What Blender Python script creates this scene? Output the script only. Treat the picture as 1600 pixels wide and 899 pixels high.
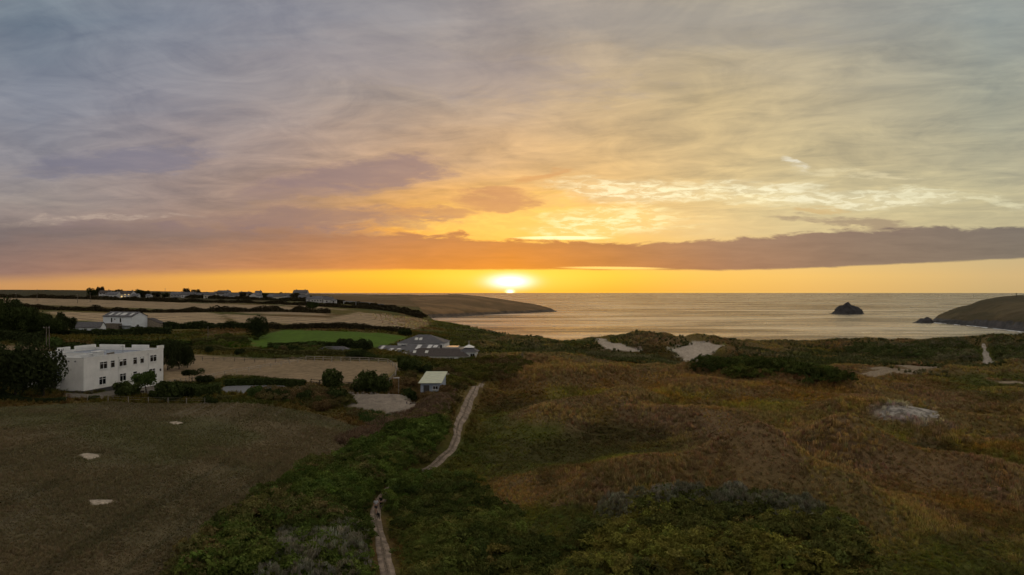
import bpy, bmesh, math, random
import numpy as np
from mathutils import Vector, Matrix

# ------------------------------------------------------------------ scene, camera, light
scene = bpy.context.scene
for o in list(bpy.data.objects):
    bpy.data.objects.remove(o)
COL = scene.collection
R = math.radians
F = 1067.0          # focal length in photo pixels
HOR = 457.5         # horizon row in the photo
CAMZ = 50.0         # drone height above the sea (m)

cam_d = bpy.data.cameras.new('camera')
cam = bpy.data.objects.new('camera', cam_d)
COL.objects.link(cam)
cam.location = (0, 0, CAMZ)
cam.rotation_euler = (R(90), 0, 0)
cam_d.sensor_width = 36
cam_d.lens = 36 * F / 1600.0
cam_d.shift_y = (HOR - 449.5) / 1600.0
cam_d.clip_start = 1.0
cam_d.clip_end = 200000
scene.camera = cam

scene.view_settings.view_transform = 'Standard'
scene.view_settings.look = 'None'
scene.view_settings.gamma = 1.0
scene.view_settings.exposure = 0.0
scene.view_settings.use_curve_mapping = False
scene.render.engine = 'CYCLES'
scene.cycles.use_denoising = True
scene.cycles.use_adaptive_sampling = True
scene.cycles.adaptive_threshold = 0.03
scene.cycles.adaptive_min_samples = 12
scene.cycles.max_bounces = 4
scene.cycles.diffuse_bounces = 2
scene.cycles.glossy_bounces = 2
scene.cycles.transparent_max_bounces = 8
scene.cycles.volume_bounces = 1
scene.cycles.sample_clamp_indirect = 4.0

def lin(c):
    return tuple(((v / 255.0) / 12.92 if v / 255.0 <= 0.04045 else ((v / 255.0 + 0.055) / 1.055) ** 2.4) for v in c)

# ---- tiny node-expression helper
class X:
    def __init__(s, nt, sock): s.nt, s.s = nt, sock
    def _b(s, op, o, rev=False):
        n = s.nt.nodes.new('ShaderNodeMath'); n.operation = op
        a, b = (o, s) if rev else (s, o)
        for i, v in enumerate((a, b)):
            if isinstance(v, X): s.nt.links.new(v.s, n.inputs[i])
            else: n.inputs[i].default_value = float(v)
        return X(s.nt, n.outputs[0])
    def __add__(s, o): return s._b('ADD', o)
    def __radd__(s, o): return s._b('ADD', o)
    def __sub__(s, o): return s._b('SUBTRACT', o)
    def __rsub__(s, o): return s._b('SUBTRACT', o, True)
    def __mul__(s, o): return s._b('MULTIPLY', o)
    def __rmul__(s, o): return s._b('MULTIPLY', o)
    def __truediv__(s, o): return s._b('DIVIDE', o)
    def __rtruediv__(s, o): return s._b('DIVIDE', o, True)
    def mx(s, o): return s._b('MAXIMUM', o)
    def mn(s, o): return s._b('MINIMUM', o)
    def pw(s, o): return s._b('POWER', o)
    def f(s, op):
        n = s.nt.nodes.new('ShaderNodeMath'); n.operation = op
        s.nt.links.new(s.s, n.inputs[0]); return X(s.nt, n.outputs[0])
    def ss(s, a, b, lo=0.0, hi=1.0, kind='SMOOTHSTEP'):
        n = s.nt.nodes.new('ShaderNodeMapRange'); n.interpolation_type = kind
        s.nt.links.new(s.s, n.inputs['Value'])
        for k, v in (('From Min', a), ('From Max', b), ('To Min', lo), ('To Max', hi)):
            if isinstance(v, X): s.nt.links.new(v.s, n.inputs[k])
            else: n.inputs[k].default_value = v
        return X(s.nt, n.outputs['Result'])
def setin(nt, sock, v):
    if isinstance(v, X): nt.links.new(v.s, sock)
    elif isinstance(v, (tuple, list)): sock.default_value = (*v, 1.0) if len(v) == 3 and len(sock.default_value) == 4 else v
    else: sock.default_value = v
def xmix(nt, f, a, b, mode='MIX'):
    n = nt.nodes.new('ShaderNodeMix'); n.data_type = 'RGBA'; n.blend_type = mode
    setin(nt, n.inputs[0], f); setin(nt, n.inputs[6], a); setin(nt, n.inputs[7], b)
    return X(nt, n.outputs[2])
def xcomb(nt, x, y, z=0.0):
    n = nt.nodes.new('ShaderNodeCombineXYZ')
    for i, v in enumerate((x, y, z)): setin(nt, n.inputs[i], v)
    return X(nt, n.outputs[0])
def xsep(nt, v):
    n = nt.nodes.new('ShaderNodeSeparateXYZ'); nt.links.new(v.s, n.inputs[0])
    return [X(nt, n.outputs[i]) for i in range(3)]
def xnoise(nt, vec, scale, detail=4.0, rough=0.55, dist=0.0, color=False):
    n = nt.nodes.new('ShaderNodeTexNoise'); n.noise_dimensions = '3D'
    if vec is not None: nt.links.new(vec.s, n.inputs['Vector'])
    n.inputs['Scale'].default_value = scale; n.inputs['Detail'].default_value = detail
    n.inputs['Roughness'].default_value = rough; n.inputs['Distortion'].default_value = dist
    return X(nt, n.outputs['Color' if color else 'Fac'])
def xramp(nt, fac, stops, interp='LINEAR'):
    n = nt.nodes.new('ShaderNodeValToRGB'); nt.links.new(fac.s, n.inputs[0])
    cr = n.color_ramp; cr.interpolation = interp
    while len(cr.elements) < len(stops): cr.elements.new(0.5)
    for e, (p, c) in zip(cr.elements, sorted(stops, key=lambda t: t[0])):
        e.position = p; e.color = (*c, 1.0)
    return X(nt, n.outputs[0])

# ------------------------------------------------------------------ sky: sunset cloud deck
SUN_AZ = math.atan((797 - 800) / F)
SUN_EL = R(1.3)
world = bpy.data.worlds.new('World'); scene.world = world
world.use_nodes = True
def build_world():
    nt = world.node_tree
    nt.nodes.clear()
    out = nt.nodes.new('ShaderNodeOutputWorld')
    bg = nt.nodes.new('ShaderNodeBackground')
    tc = nt.nodes.new('ShaderNodeTexCoord')
    d = X(nt, tc.outputs['Generated'])
    dx, dy, dz = xsep(nt, d)
    h = (dx * dx + dy * dy).f('SQRT').mx(0.0005)
    az = dx._b('ARCTAN2', dy)
    azc = az.mx(-R(60)).mn(R(60))
    P = azc.f('TANGENT') * F + 800.0                       # bearing, in units of the view's width
    ca = azc.f('COSINE').mx(0.62)
    Q = (dz / h / ca * F).mn(3000.0)                        # height above the horizon, same units
    pz = dz.mx(0.0) + 0.10
    plane = xcomb(nt, dx / pz, dy / pz, 0.0)                # flat cloud-deck coordinates
    # warp of the bearing/height coordinates by the cloud texture
    flat = xcomb(nt, P * 0.0022, Q * 0.0085, 0.0)
    w1 = xnoise(nt, flat, 1.6, 5.0, 0.6, 0.3)
    w2 = xnoise(nt, xcomb(nt, P * 0.0022 + 7.3, Q * 0.0085 + 3.1, 0.0), 2.3, 5.0, 0.6, 0.2)
    Pw = P + (w1 - 0.5) * 260.0
    Qw = Q + (w2 - 0.5) * 75.0
    PX = [-1048, 60, 250, 450, 650, 797, 950, 1100, 1250, 1550, 2648]
    rows = [
        (4,   [(150,140,135),(205,150,92),(222,160,82),(240,170,66),(252,178,44),(255,190,44),(252,186,58),(246,190,90),(238,188,104),(206,176,122),(150,140,135)]),
        (26,  [(155,145,142),(202,152,100),(226,166,88),(244,182,72),(255,200,52),(255,214,70),(255,206,70),(250,200,98),(244,198,112),(212,182,128),(155,145,142)]),
        (92,  [(135,132,140),(146,128,126),(150,126,118),(176,134,104),(232,164,76),(246,188,88),(242,196,112),(230,200,142),(216,196,148),(190,180,145),(135,132,140)]),
        (140, [(130,132,144),(150,140,138),(146,130,128),(160,132,116),(214,162,96),(236,184,106),(230,190,124),(224,198,142),(212,198,154),(190,182,148),(130,132,144)]),
        (205, [(128,134,148),(134,132,142),(150,138,140),(168,146,136),(190,158,128),(210,174,128),(212,180,130),(206,182,136),(198,182,142),(172,168,144),(128,134,148)]),
        (305, [(152,150,150),(126,132,148),(136,136,148),(152,144,146),(166,152,142),(182,162,142),(194,172,138),(198,178,138),(188,174,142),(158,160,146),(152,150,150)]),
        (427, [(160,158,156),(112,126,142),(122,130,146),(136,138,150),(146,144,150),(158,150,148),(166,156,146),(168,160,146),(160,156,146),(138,146,146),(160,158,156)]),
        (900, [(182,176,168),(168,166,164),(172,168,164),(176,170,164),(180,174,164),(184,176,164),(186,178,164),(186,180,166),(184,178,166),(176,172,164),(182,176,168)]),
    ]
    def row_col(cols):
        st = [((p + 1048) / 3696.0, lin(c)) for p, c in zip(PX, cols)]
        return xramp(nt, (P + 1048.0) / 3696.0, st, 'LINEAR')
    prev_q, col = rows[0][0], row_col(rows[0][1])
    for q, cols in rows[1:]:
        col = xmix(nt, Qw.ss(prev_q, q, kind='LINEAR'), col, row_col(cols)) if q > 92 else xmix(nt, Q.ss(prev_q, q, kind='LINEAR'), col, row_col(cols))
        prev_q = q
    # soft streaky texture of the deck
    n1 = xnoise(nt, plane, 2.6, 5.0, 0.62, 0.9)
    n2 = xnoise(nt, xcomb(nt, dx / pz * 0.6 + 11.0, dy / pz * 1.5 + dx / pz * 0.35, 2.0), 5.0, 4.0, 0.6, 0.7)
    up = Q.ss(60, 170)
    tex = ((n1 - 0.5) * 2.1 + (n2 - 0.5) * 1.1) * up
    warmcool = xmix(nt, (tex + 0.5).mx(0.0).mn(1.0), (0.75, 0.76, 0.79), (1.23, 1.19, 1.10))
    col = xmix(nt, 1.0, col, warmcool, 'MULTIPLY')
    fine = xnoise(nt, xcomb(nt, P * 0.011, Q * 0.045, 0.0), 1.5, 6.0, 0.65, 0.5)
    def blob(cx, cy, sx, sy, slope=0.0, warp=1.0):
        p = (Pw if warp else P) - cx
        q = (Qw if warp else Q) - (HOR - cy) + p * slope
        e = (p / sx) * (p / sx) + (q / sy) * (q / sy) + (fine - 0.5) * (2.6 if warp else 0.0)
        return e.ss(1.6, 0.15)
    # bright broken gaps lit from behind
    fleck = xnoise(nt, xcomb(nt, P * 0.020, Q * 0.085, 6.0), 1.5, 4.0, 0.6, 0.6)
    fl = (fleck * 0.6 + fine * 0.4).ss(0.44, 0.58)
    for cx, cy, sx, sy, sl, c, k in (
            (850, 345, 190, 38, 0.0, (255, 206, 104), 0.9),
            (940, 348, 130, 28, 0.0, (255, 244, 186), 0.85),
            (1080, 304, 190, 19, 0.06, (255, 243, 196), 1.0),
            (1290, 304, 200, 16, 0.06, (246, 238, 202), 0.9),
            (1480, 310, 230, 9, 0.10, (232, 226, 190), 0.55),
            (1242, 256, 22, 7, 0.05, (232, 226, 206), 0.8),
            (1330, 272, 110, 6, 0.08, (232, 218, 176), 0.5),
            (710, 362, 110, 14, 0.0, (255, 196, 92), 0.7),
            (110, 345, 150, 8, -0.05, (196, 176, 160), 0.55),
            (560, 352, 60, 5, 0.0, (236, 184, 120), 0.6)):
        col = xmix(nt, blob(cx, cy, sx, sy, sl) * ((fl * 0.45 + 0.55) if cx == 850 else (fl * 0.8 + 0.2)) * k, col, lin(c))
    # darker cloud tufts
    for cx, cy, sx, sy, sl, c, k in (
            (200, 250, 150, 26, -0.10, (112, 112, 132), 0.65),
            (560, 272, 130, 22, -0.14, (132, 114, 120), 0.75),
            (500, 300, 150, 12, -0.08, (140, 120, 122), 0.5),
            (770, 310, 66, 11, -0.10, (178, 126, 96), 0.7),
            (690, 332, 50, 9, 0.0, (172, 124, 98), 0.65),
            (865, 276, 38, 8, -0.28, (206, 150, 96), 0.6),
            (480, 345, 210, 22, 0.0, (134, 112, 112), 0.7),
            (200, 372, 330, 20, 0.0, (122, 106, 114), 0.6),
            (1285, 327, 32, 7, 0.0, (208, 176, 122), 0.7),
            (1330, 352, 95, 9, 0.10, (150, 130, 112), 0.75),
            (700, 110, 300, 40, 0.1, (146, 140, 146), 0.35),
            (1050, 40, 260, 40, 0.0, (150, 146, 142), 0.35)):
        col = xmix(nt, blob(cx, cy, sx, sy, sl) * k, col, lin(c))
    # the long bank of cloud above the horizon
    pr = (P + 1048.0) / 3696.0
    topq = xramp(nt, pr, [((x + 1048) / 3696.0, (v / 200.0,) * 3) for x, v in
            ((-1048, 92), (0, 95), (300, 90), (620, 92), (800, 83), (1000, 77), (1150, 84), (1300, 100), (1420, 103), (1600, 98), (2648, 92))])
    botq = xramp(nt, pr, [((x + 1048) / 3696.0, (v / 200.0,) * 3) for x, v in
            ((-1048, 26), (0, 22), (300, 31), (620, 37), (800, 36), (1000, 36), (1150, 35), (1300, 40), (1600, 54), (2648, 60))])
    tq = xsep(nt, topq)[0] * 200.0 + (fine - 0.5) * 34.0 + (w1 - 0.5) * 26.0
    bq = xsep(nt, botq)[0] * 200.0 + (fine - 0.5) * 5.0
    soft = P.ss(200, 700, 30.0, 3.0)
    bank = Q.ss(tq + soft, tq - 4.0) * Q.ss(bq - soft * 0.35 - 1.0, bq + soft * 0.35 + 1.0)
    hb = ((Q - bq) / (tq - bq)).mx(0.0).mn(1.0)
    b_lo = xramp(nt, pr, [((x + 1048) / 3696.0, lin(c)) for x, c in
            ((-1048, (126,120,128)), (0, (150,118,106)), (300, (184,132,98)), (620, (206,130,66)), (800, (200,122,50)), (950, (182,120,70)), (1150, (160,122,98)), (1350, (134,116,102)), (1600, (122,114,104)), (2648, (126,120,128)))])
    b_hi = xramp(nt, pr, [((x + 1048) / 3696.0, lin(c)) for x, c in
            ((-1048, (124,120,130)), (0, (118,108,110)), (300, (132,112,106)), (620, (168,118,88)), (800, (176,116,70)), (950, (164,116,80)), (1150, (152,122,104)), (1350, (132,114,104)), (1600, (120,112,106)), (2648, (124,120,130)))])
    bcol = xmix(nt, hb, b_lo, b_hi)
    bn = xnoise(nt, xcomb(nt, P * 0.008, Q * 0.06, 4.0), 1.6, 5.0, 0.6, 0.3)
    bcol = xmix(nt, 1.0, bcol, xmix(nt, bn, (0.70, 0.71, 0.76), (1.22, 1.20, 1.14)), 'MULTIPLY')
    col = xmix(nt, bank * 0.97, col, bcol)
    rim = blob(880, 372, 70, 3.0, 0.0, 0) * 0.9
    col = xmix(nt, rim * (1.0 - bank), col, (1.3, 1.1, 0.6))
    thin = blob(960, 419, 80, 2.2, 0.01, 0)
    col = xmix(nt, thin, col, lin((255, 214, 120)))
    # sun veiled in the gap
    def g(cx, cy, sx, sy):
        p = (P - cx) / sx; q = (Q - (HOR - cy)) / sy
        return ((p * p + q * q) * -1.0).f('EXPONENT')
    below = 1.0 - bank * 0.85
    glow = g(797, 440, 130, 22) * below
    col = xmix(nt, glow * 0.5, col, (1.15, 0.78, 0.13))
    core = (g(797, 440, 30, 9.5) * below * 1.3).mn(1.0)
    col = xmix(nt, core, col, (1.6, 1.4, 1.2))
    disc = (g(797, 456, 5, 3) * 1.6).mn(1.0)
    col = xmix(nt, disc, col, (2.6, 2.0, 1.1))
    # physical sky as the clear air behind the deck
    sky = nt.nodes.new('ShaderNodeTexSky'); sky.sky_type = 'NISHITA'
    sky.sun_disc = False; sky.sun_elevation = SUN_EL; sky.sun_rotation = SUN_AZ
    sky.altitude = 50; sky.air_density = 1.0; sky.dust_density = 2.0
    skyc = xmix(nt, 1.0, X(nt, sky.outputs[0]), (0.012, 0.012, 0.012), "MULTIPLY")
    col = xmix(nt, 1.0, col, skyc, 'ADD')
    # below the horizon the dome closes with the tone of the sea
    col = xmix(nt, Q.ss(-12.0, -2.0), lin((120, 100, 84)), col)
    nt.links.new(col.s, bg.inputs[0]); bg.inputs[1].default_value = 1.0
    nt.links.new(bg.outputs[0], out.inputs[0])
    world.cycles.sampling_method = 'MANUAL'
    world.cycles.sample_map_resolution = 1024
build_world()

sun_d = bpy.data.lights.new('sun', 'SUN'); sun_d.energy = 0.02; sun_d.angle = R(60.0); sun_d.color = (1.0, 0.62, 0.30)
sun = bpy.data.objects.new('sun', sun_d); COL.objects.link(sun)
sd = Vector((math.sin(SUN_AZ) * math.cos(SUN_EL), math.cos(SUN_AZ) * math.cos(SUN_EL), math.sin(SUN_EL)))
sun.rotation_euler = (-sd).to_track_quat('-Z', 'Y').to_euler()
sun.location = (0, 300, 200)
# ------------------------------------------------------------------ numeric helpers: noise, terrain height, picking
rng = np.random.default_rng(7)
random.seed(7)
def _hash(ix, iy, seed):
    n = (ix.astype(np.int64) * 374761393 + iy.astype(np.int64) * 668265263 + seed * 1442695041) & 0xFFFFFFFF
    n = ((n ^ (n >> 13)) * 1274126177) & 0xFFFFFFFF
    n = (n ^ (n >> 16)) & 0xFFFFFFFF
    return n.astype(np.float64) / 4294967295.0
def vnoise(x, y, seed=0):
    x = np.asarray(x, float); y = np.asarray(y, float)
    ix = np.floor(x); iy = np.floor(y); fx = x - ix; fy = y - iy
    fx = fx * fx * fx * (fx * (fx * 6 - 15) + 10); fy = fy * fy * fy * (fy * (fy * 6 - 15) + 10)
    a = _hash(ix, iy, seed); b = _hash(ix + 1, iy, seed); c = _hash(ix, iy + 1, seed); e = _hash(ix + 1, iy + 1, seed)
    return (a * (1 - fx) + b * fx) * (1 - fy) + (c * (1 - fx) + e * fx) * fy - 0.5
def fbm(x, y, size, seed=0, oct=4, rough=0.5):
    r = 0; a = 1.0; s = 1.0 / size
    for i in range(oct):
        r = r + a * vnoise(x * s + 13.7 * i, y * s - 7.1 * i, seed + i * 17); a *= rough; s *= 2.03
    return r
def sstep(a, b, x):
    t = np.clip((x - a) / (b - a), 0, 1); return t * t * (3 - 2 * t)

def wpt(px, py, Y):
    return ((px - 800) / F * Y, Y, CAMZ - (py - HOR) / F * Y)
CTRL = [(0,899,50),(300,899,54),(605,899,58),(900,899,59),(1250,899,58),(1600,899,60),(800,1400,26),(-500,1400,24),(2100,1400,26),
 (0,760,68),(300,760,76),(150,680,95),(400,680,104),(560,680,108),(0,625,118),(131,616,127),(400,632,120),(590,650,121),(600,622,137),
 (590,805,77),(660,735,96),(715,680,116),(752,600,172),(450,800,72.5),
 (900,780,79),(1200,780,82),(1500,780,82),(1000,700,104),(1300,700,105),(1550,700,108),(850,640,137),(1100,640,135),(1420,645,133),(1580,640,140),
 (900,590,185),(1150,590,186),(1350,600,178),(1560,590,195),(850,550,255),(1050,570,225),(1500,565,235),
 (1000,530,335),(1200,543,330),(1550,543,320),(870,536,335),(740,518,350),(780,560,230),
 (250,600,150),(500,605,142),(640,603,150),(300,556,192),(620,568,178),(680,560,200),(740,560,205),(0,590,140),(0,545,190),(0,522,225),
 (200,516,290),(420,545,207),(600,545,215),(420,516,262),(600,520,262),
 (0,466,600),(0,453.5,1000),(300,458.5,1000),(560,462,1100),(300,512,290),(300,488,420),(300,471,620),(300,463,750),
 (500,512,270),(500,490,400),(500,475,560),(500,465,900),(650,510,330),(640,490,480),(660,499,480),(700,506,360),
 (-600,600,140),(-600,480,400),(-600,455,1000),(2300,640,140),(2300,560,300)]
_c = np.array([wpt(*c) for c in CTRL])
def _uv(x, y):
    r = np.sqrt(x * x + y * y) + 1e-6
    return np.arctan2(x, y) * 2.0, np.log(r)
_cu, _cv = _uv(_c[:, 0], _c[:, 1])
def _phi(d2): return 0.5 * d2 * np.log(d2 + 1e-12)
_n = len(_c)
_K = _phi((_cu[:, None] - _cu[None]) ** 2 + (_cv[:, None] - _cv[None]) ** 2) + np.eye(_n) * 0.002
_A = np.zeros((_n + 3, _n + 3)); _A[:_n, :_n] = _K
_A[:_n, _n] = 1; _A[:_n, _n + 1] = _cu; _A[:_n, _n + 2] = _cv; _A[_n:, :_n] = _A[:_n, _n:].T
_W = np.linalg.solve(_A, np.concatenate([_c[:, 2], np.zeros(3)]))
def base_h(x, y):
    u, v = _uv(x, y); z = _W[_n] + _W[_n + 1] * u + _W[_n + 2] * v
    for i in range(_n):
        z = z + _W[i] * _phi((u - _cu[i]) ** 2 + (v - _cv[i]) ** 2)
    return z
def polyline_dist(x, y, pts):
    """distance to an open polyline, and the arc position 0..1 of the nearest point"""
    best = np.full(np.shape(x), 1e9); pos = np.zeros(np.shape(x)); L = 0.0
    seg = [math.dist(pts[i][:2], pts[i + 1][:2]) for i in range(len(pts) - 1)]; T = sum(seg)
    for i in range(len(pts) - 1):
        ax, ay = pts[i][:2]; bx, by = pts[i + 1][:2]
        t = np.clip(((x - ax) * (bx - ax) + (y - ay) * (by - ay)) / (seg[i] ** 2 + 1e-9), 0, 1)
        d = np.hypot(x - ax - t * (bx - ax), y - ay - t * (by - ay))
        m = d < best; best = np.where(m, d, best); pos = np.where(m, (L + t * seg[i]) / T, pos); L += seg[i]
    return best, pos
def in_poly(x, y, poly):
    c = np.zeros(np.shape(x), bool); j = len(poly) - 1
    for i in range(len(poly)):
        xi, yi = poly[i][:2]; xj, yj = poly[j][:2]
        c ^= ((yi > y) != (yj > y)) & (x < (xj - xi) * (y - yi) / (yj - yi + 1e-12) + xi); j = i
    return c
def poly_sd(x, y, poly):
    d, _ = polyline_dist(x, y, list(poly) + [poly[0]])
    return np.where(in_poly(x, y, poly), -d, d)
# coast edge: distance at which the land breaks off, by bearing
_CO = np.array([(-40, 3000), (560, 3000), (630, 1150), (648, 800), (662, 560), (690, 440), (740, 366), (800, 350), (900, 352), (1000, 356), (1200, 352), (1600, 345), (2400, 345)], float)
_coaz = np.arctan((_CO[:, 0] - 800) / F)
def coast_r(az): return np.interp(az, _coaz, _CO[:, 1] / np.cos(_coaz))
# ridges and hollows that give the dunes their folds: (pixel, depth) ends, height, half width
FOLDS = [((860,660,128),(1010,640,140),1.6,9), ((1040,655,126),(1330,715,100),1.7,6), ((1330,715,100),(1650,790,84),1.6,6),
 ((1180,690,109),(1440,700,105),-1.2,7), ((1400,705,104),(1650,740,93),-1.2,6), ((880,690,109),(1080,640,134),-0.9,8),
 ((1330,660,126),(1650,684,116),1.5,6), ((1480,650,135),(1600,668,122),-1.3,7), ((1090,590,186),(1330,612,165),1.3,7),
 ((990,620,152),(1130,612,158),1.4,10), ((870,600,172),(980,590,182),1.2,10), ((1000,608,165),(1060,640,137),-0.9,7),
 ((1340,585,200),(1600,585,205),0.9,9), ((1560,600,180),(1680,600,180),-1.2,9),
 ((960,800,78),(1180,785,81),2.0,5.5), ((1180,790,80),(1320,830,73),1.8,5), ((820,575,205),(980,556,250),1.3,14),
 ((690,640,132),(745,610,158),1.0,5), ((640,700,104),(690,650,125),1.2,4)]
_F = [(wpt(*a), wpt(*b), hh, w) for a, b, hh, w in FOLDS]
# dune crest mounds by the beach (pixel x, depth, height, radius)
MOUNDS = [(945,345,2.2,14),(1000,342,3.4,18),(1045,340,1.6,16),(1110,318,3.2,13),(1130,318,2.4,14),(1170,322,1.5,12),(1205,325,1.6,12),(890,345,0.8,12),
 (1330,325,1.3,16),(1370,322,1.6,14),(1440,325,1.9,18),(1500,320,1.7,16),(1572,318,2.2,16),(1640,320,2.2,18),(1270,325,-0.8,12),(1020,300,2.2,14),(1150,282,3.0,15),(1080,262,-2.6,15),(1075,240,-1.4,16),(1050,285,-1.5,10),(968,286,-2.0,15),(960,266,-1.2,16)]
_M = [((p - 800) / F * Y, Y, hh, w) for p, Y, hh, w in MOUNDS]
# faces of bare sand: tilted planes fitted through seen points (pixel, pixel, depth), with the softness of their rim
PLATES = [([(1040,575,228),(1116,575,228),(1116,575,282),(1072,576,284),(1050,566,290),(1036,562,290)], 8.0),
          ([(922,564,226),(1012,566,226),(1014,556,300),(980,554,300),(925,551,304)], 8.0),
          ([(1048,549,304),(1068,540,312),(1085,536.5,317),(1110,536,317),(1142,542,311),(1120,550,303),(1110,556,298),(1092,566,289),(1076,570,285),(1062,560,294)], 6.0),
          ([(932,530,330),(947,526,336),(953,533,326),(975,540,316),(1003,549,304),(985,550.5,302),(955,547,305),(936,542,311)], 5.0),
          ([(545,617.5,131.5),(580,618,131.5),(628,617,131.5),(636,630,127.5),(660,630,127.5),(648,646,123.5),(610,652,122),(560,645,124),(535,632,127)], 2.0)]
_PL = []
for pts_, soft_ in PLATES:
    w_ = np.array([wpt(*q) for q in pts_]); A_ = np.column_stack([np.ones(len(w_)), w_[:, 0], w_[:, 1]])
    _PL.append(([tuple(q[:2]) for q in w_], np.linalg.lstsq(A_, w_[:, 2], rcond=None)[0], soft_))
def H(x, y, noise=True):
    x = np.asarray(x, float); y = np.asarray(y, float)
    z = base_h(x, y)
    r = np.hypot(x, y); az = np.arctan2(x, y)
    right = sstep(-0.09, -0.03, az)                         # dune side of the path
    for a, b, hh, w in _F:
        d, t = polyline_dist(x, y, [a, b]); z = z + hh * 2.1 * np.exp(-(d / w) ** 2)
    for mx, my, hh, w in _M:
        z = z + hh * (0.6 if mx < 115 and hh > 0 else 1.7) * np.exp(-((x - mx) ** 2 + (y - my) ** 2) / (w * w))
    if noise:
        z = z + right * (fbm(x, y, 38, 3, 3) * 3.0 + fbm(x, y, 13, 9, 3) * 1.25) + right * sstep(240, 310, r) * fbm(x, y, 11, 23, 3) * 2.0
        far = sstep(250, 600, r) * (1 - right)
        z = z + (1 - right) * fbm(x, y, 30, 5, 3) * 0.35 + far * fbm(x, y, 160, 41, 3) * 1.2
    for poly, co, soft in _PL:
        xs = [p[0] for p in poly]; ys = [p[1] for p in poly]; pad = soft * 1.6
        m = (x > min(xs) - pad) & (x < max(xs) + pad) & (y > min(ys) - pad) & (y < max(ys) + pad)
        if m.any():
            sd_ = poly_sd(x[m], y[m], poly); w_ = sstep(soft * 1.4, -0.2, sd_)
            z = np.array(z); z[m] = z[m] * (1 - w_) + (co[0] + co[1] * x[m] + co[2] * y[m] + 0.5 * fbm(x[m], y[m], 9, 63, 3)) * w_
    rc = coast_r(az)
    rr = r + fbm(x, y, 22, 55, 3) * 14 * sstep(300, 340, r)
    drop = sstep(0, 1, (rr - rc) / (60 + 0.05 * rc))
    z = z * (1 - drop) + (-6.0) * drop
    return z
def hz(x, y): return float(H(np.array([x]), np.array([y]))[0])
_T = np.exp(np.linspace(math.log(28), math.log(1400), 900))
def pick_many(pp):
    """ground points seen at photo pixels"""
    pp = np.array(pp, float); out = []
    for px, py in pp:
        x = (px - 800) / F * _T; zr = CAMZ - (py - HOR) / F * _T
        below = zr - H(x, _T) < 0
        i = int(np.argmax(below)) if below.any() else len(_T) - 1
        if i == 0: t = _T[0]
        else:
            t0, t1 = _T[i - 1], _T[i]
            ts = np.linspace(t0, t1, 12); bb = (CAMZ - (py - HOR) / F * ts) - H((px - 800) / F * ts, ts) < 0
            t = ts[int(np.argmax(bb))] if bb.any() else t1
        out.append(((px - 800) / F * t, t, CAMZ - (py - HOR) / F * t))
    return out
def pick(px, py): return pick_many([(px, py)])[0]
def on(px, Y):
    """ground point on the bearing of photo column px at depth Y"""
    x = (px - 800) / F * Y; return (x, Y, hz(x, Y))

# ------------------------------------------------------------------ object helpers
def tag(o, label=None, cat=None, group=None, kind=None):
    for k, v in (('label', label), ('category', cat), ('group', group), ('kind', kind)):
        if v: o[k] = v
    return o
def link(name, me, mat=None, parent=None, loc=None):
    o = bpy.data.objects.new(name, me); COL.objects.link(o)
    if mat is not None and me is not None and hasattr(me, 'materials') and len(me.materials) == 0: me.materials.append(mat)
    if parent is not None: o.parent = parent
    if loc is not None: o.location = loc
    return o
def empty(name, loc, rz=0.0):
    o = bpy.data.objects.new(name, None); COL.objects.link(o); o.location = loc; o.rotation_euler = (0, 0, rz)
    o.empty_display_size = 0.3
    return o
def mesh_np(name, verts, quads, smooth=True, colors=None):
    """verts (n,3), quads (m,4) or list of polys -> mesh"""
    me = bpy.data.meshes.new(name)
    verts = np.asarray(verts, np.float32); quads = np.asarray(quads, np.int32)
    k = quads.shape[1]
    me.vertices.add(len(verts)); me.vertices.foreach_set('co', verts.ravel())
    me.loops.add(quads.size); me.loops.foreach_set('vertex_index', quads.ravel())
    me.polygons.add(len(quads)); me.polygons.foreach_set('loop_start', np.arange(0, quads.size, k, dtype=np.int32))
    me.update(calc_edges=True)
    me.polygons.foreach_set('use_smooth', np.full(len(quads), bool(smooth)))
    if colors is not None:
        at = me.color_attributes.new('Col', 'FLOAT_COLOR', 'POINT')
        at.data.foreach_set('color', np.concatenate([np.asarray(colors, np.float32), np.ones((len(verts), 1), np.float32)], 1).ravel())
    return me
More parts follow.
